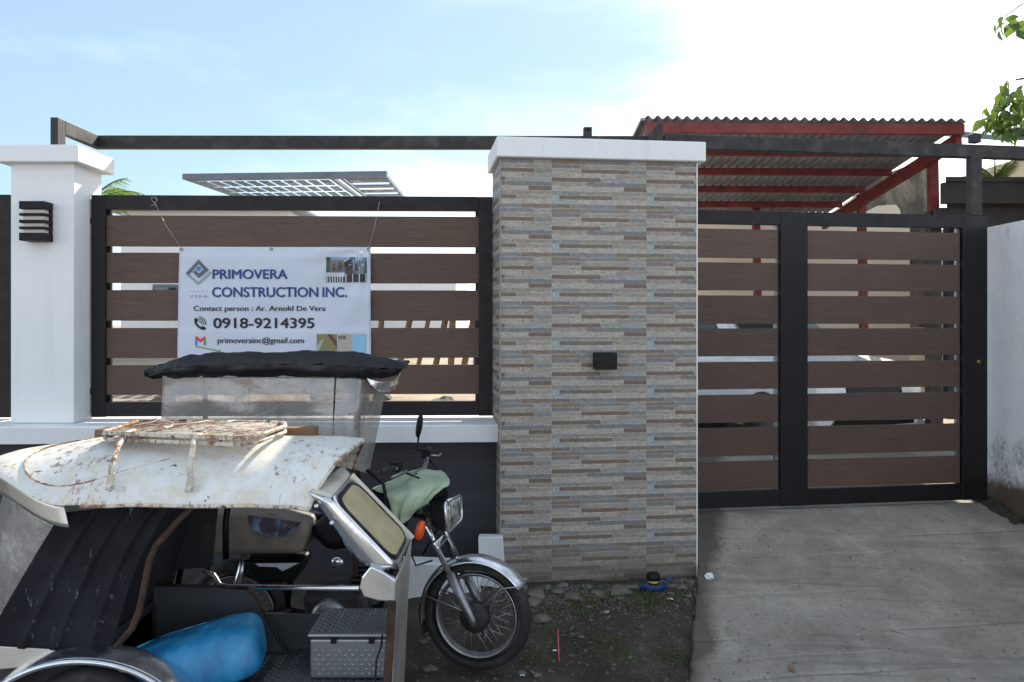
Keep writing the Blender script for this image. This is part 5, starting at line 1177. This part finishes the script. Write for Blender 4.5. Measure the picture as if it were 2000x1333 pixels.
make('collar', MB().lathe([(0,0),(.042,0),(.042,.022),(0,.022)], c+Vector((0,0,.02)), (0,0,1), 18), M['brass'], wm)
make('cap', MB().lathe([(0,0),(.04,0),(.042,.01),(.041,.034),(.036,.04),(0,.042)], c+Vector((0,0,.042)), (-.05,-.1,1), 18), M['black'], wm)
make('valve_handle', MB().box(c.x+.078, c.x+.12, c.y-.01, c.y+.012, c.z+.03, c.z+.05), M['drum'], wm, bevel=.004)
make('pipe', MB().tube([c+Vector((-.085,0,-.005)), c+Vector((-.16,.02,-.01)), c+Vector((-.2,.06,-.04))], .013, 8), M['stone'], wm); make('pipe', MB().tube([c+Vector((.085,0,.004)), c+Vector((.14,.01,.0)), c+Vector((.16,.04,-.05))], .013, 8), M['stone'], wm)
p0, p1 = P(1092,1286,4.47), P(1091,1229,4.52); p0.z = vz(p0.x, p0.y)+.004; p1 = Vector((p1.x, p1.y+.06, vz(p1.x, p1.y+.06)+.11))
pink = mat('pink_plastic', srgb(206,84,110), .4, 0, .05, 5, 0); make('drinking_straw', MB().tube([p0, p1], .0035, 7), pink, loc=p0, label='pink drinking straw stuck in the dark soil', cat='straw')
b = blob((0,0,0), (.028,.026,.022), 4, .5); q = P(1385,1106,5.2); q.z = rampz(5.2-.1444*(q.x-1.36))+.014; b.v = [v+q for v in b.v]; make('crumpled_paper', b, M['white_paint'], loc=q, label='crumpled white paper on the concrete beside the tiled pillar', cat='litter')
rs = random.Random(21)
def on_verge(x, y):     # pixel -> verge point
    Yv = 4.8
    for _ in range(12): X = XX(x, Yv); Yv = .5*Yv+.5*(CAMZ-vz(X, Yv))*FPX/(y-HOR)
    return Vector((XX(x, Yv), Yv, vz(XX(x, Yv), Yv)))
spots = [(1050,1165,.05),(1040,1178,.04),(1120,1172,.045),(1210,1160,.06),(1195,1158,.035),(1058,1212,.045),(1212,1170,.02),(1330,1150,.03),(1310,1160,.02),(1350,1140,.025),(1180,1198,.018),(1148,1187,.02),(1090,1158,.03),(1150,1150,.03),(1240,1150,.028),(1100,1145,.03),(1020,1150,.03),(1070,1148,.02),(1135,1245,.015),(1230,1285,.012),(840,1308,.03),(828,1255,.02),(1020,1316,.02),(1050,1320,.02),(1165,1162,.04),(1345,1166,.02)]
for i, (x, y, s_) in enumerate(spots):
    q = on_verge(x, y); b = blob((0,0,0), (s_*1.25, s_, s_*.55), i, .6, 2); b.v = [v+q+Vector((0,0,s_*.2)) for v in b.v]
    make('loose_stone', b, M['stone'], loc=q, label='loose grey stone lying in the dirt below the tiled pillar', cat='stone', group='loose stones at the wall foot')
b = MB()
for i in range(3000):
    if rs.random() < .86: X = rs.uniform(-.15, 1.2); Y = 5.12-abs(rs.gauss(0,.16))+.12*X
    else: X = rs.uniform(-.6, 1.0); Y = rs.uniform(4.2, 5.1)
    s_ = abs(rs.gauss(.0,.0042))+.0022; Mx = Matrix.Translation(Vector((X, Y, vz(X, Y)+s_*.2))) @ Matrix.Rotation(rs.uniform(0,6.28), 4, 'Z') @ Matrix.Rotation(rs.uniform(-.5,.5), 4, 'X')
    v = [(-s_,-s_*.8,-s_*.4),(s_,-s_*.7,-s_*.4),(s_*.8,s_,-s_*.4),(-s_*.9,s_*.8,-s_*.4),(-s_*.6,-s_*.5,s_*.5),(s_*.7,-s_*.4,s_*.4),(s_*.5,s_*.6,s_*.5),(-s_*.5,s_*.5,s_*.35)]
    b.hexa([Mx @ Vector(q) for q in v])
make('gravel', b, mat('gravel', srgb(98,92,85), .95, 0, .3, 30, .3, 60, .003), label='crushed gravel scattered along the foot of the pillar', cat='gravel', kind='stuff')
b = MB()
tufts = [(1200,1150,30),(1230,1165,40),(1262,1180,30),(1130,1195,30),(1160,1175,30),(1215,1280,26),(1320,1292,26),(1345,1160,20),(1260,1195,20),(1040,1290,14),(1100,1195,16),(1060,1240,16),(1180,1260,20),(1300,1180,16)]
for x, y, n_ in tufts:
    for i in range(n_*2):
        q = on_verge(x+rs.gauss(0,22), y+rs.gauss(0,9)); h = rs.uniform(.015,.08); a = rs.uniform(0,6.28); dx, dy = math.cos(a)*.0022, SPi(a)*.0022; l = Vector((rs.gauss(0,.03), rs.gauss(0,.03), 0))
        b.add([q+Vector((-dx,-dy,-.004)), q+Vector((dx,dy,-.004)), q+l*.5+Vector((dx*.7,dy*.7,h*.65)), q+l+Vector((0,0,h)), q+l*.5+Vector((-dx*.7,-dy*.7,h*.65))], [(0,1,2,3,4)])
make('weeds', b, M['grass'], label='thin weeds and grass in the dark soil', cat='grass', kind='stuff')
b = MB()
for i in range(220):
    q = on_verge(rs.uniform(1040,1330), rs.uniform(1165,1320)); a = rs.uniform(0,6.28); l = rs.uniform(.02,.09)
    b.tube([q+Vector((0,0,.004)), q+Vector((math.cos(a)*l*.5, SPi(a)*l*.5, .010)), q+Vector((math.cos(a+.3)*l, SPi(a+.3)*l, .003))], .0013, 4, False)
make('dry_twigs', b, M['timber'], label='dry twigs and straw strewn over the dark soil', cat='twigs', kind='stuff')

def on_ramp(x, y):
    Yv = 5.0
    for _ in range(14): X = XX(x, Yv); Yv = .5*Yv+.5*(CAMZ-rampz(Yv-.1444*(X-1.36)))*FPX/(y-HOR)
    X = XX(x, Yv); return Vector((X, Yv, rampz(Yv-.1444*(X-1.36))+.002))
b = MB()
for i in range(420):
    q = on_ramp(rs.uniform(1372,1990) if rs.random() < .5 else 1365+abs(rs.gauss(0,60)), rs.uniform(1030,1330)); s_ = abs(rs.gauss(0,.002))+.0009
    Mx = Matrix.Translation(q) @ Matrix.Rotation(rs.uniform(0,6.28), 4, 'Z')
    b.hexa([Mx @ Vector(p) for p in [(-s_,-s_*.8,-s_),(s_,-s_*.7,-s_),(s_*.8,s_,-s_),(-s_*.9,s_*.8,-s_),(-s_*.6,-s_*.5,s_*.8),(s_*.7,-s_*.4,s_*.7),(s_*.5,s_*.6,s_*.8),(-s_*.5,s_*.5,s_*.6)]])
make('grit', b, M['stone'], label='fine grit scattered over the concrete driveway', cat='grit', kind='stuff')
for (x, y, a, lab) in ((1552,1316,.4,'small brown dry leaf on the driveway'), (1052,1322,1.2,'curled dry leaf in the soil near the front wheel')):
    q = on_ramp(x, y) if x > 1340 else on_verge(x, y); v, f = leaf_verts(.05, .014, -.5); Mx = Matrix.Translation(q+Vector((0,0,.004))) @ Matrix.Rotation(a, 4, 'Z')
    b = MB(); b.add([Mx @ Vector(p) for p in v], f, True); make('dry_leaf', b, M['timber'], loc=q, label=lab, cat='leaf')
for i, (x, y, s_) in enumerate(((1308,1172,.018),(1345,1166,.014),(1084,1273,.012),(1185,1198,.010),(1020,1322,.012))):
    q = on_verge(x, y); b = MB(); b.grid(lambda u, v: q+Vector(((u-.5)*s_*2, (v-.5)*s_*1.6, .006+.012*abs(nn(u*3, v*3, i)))), 5, 4)
    make('paper_scrap', b, M['white_paint'], loc=q, solid=.0008, label='scrap of white litter lying in the dark soil', cat='litter', group='white litter scraps')
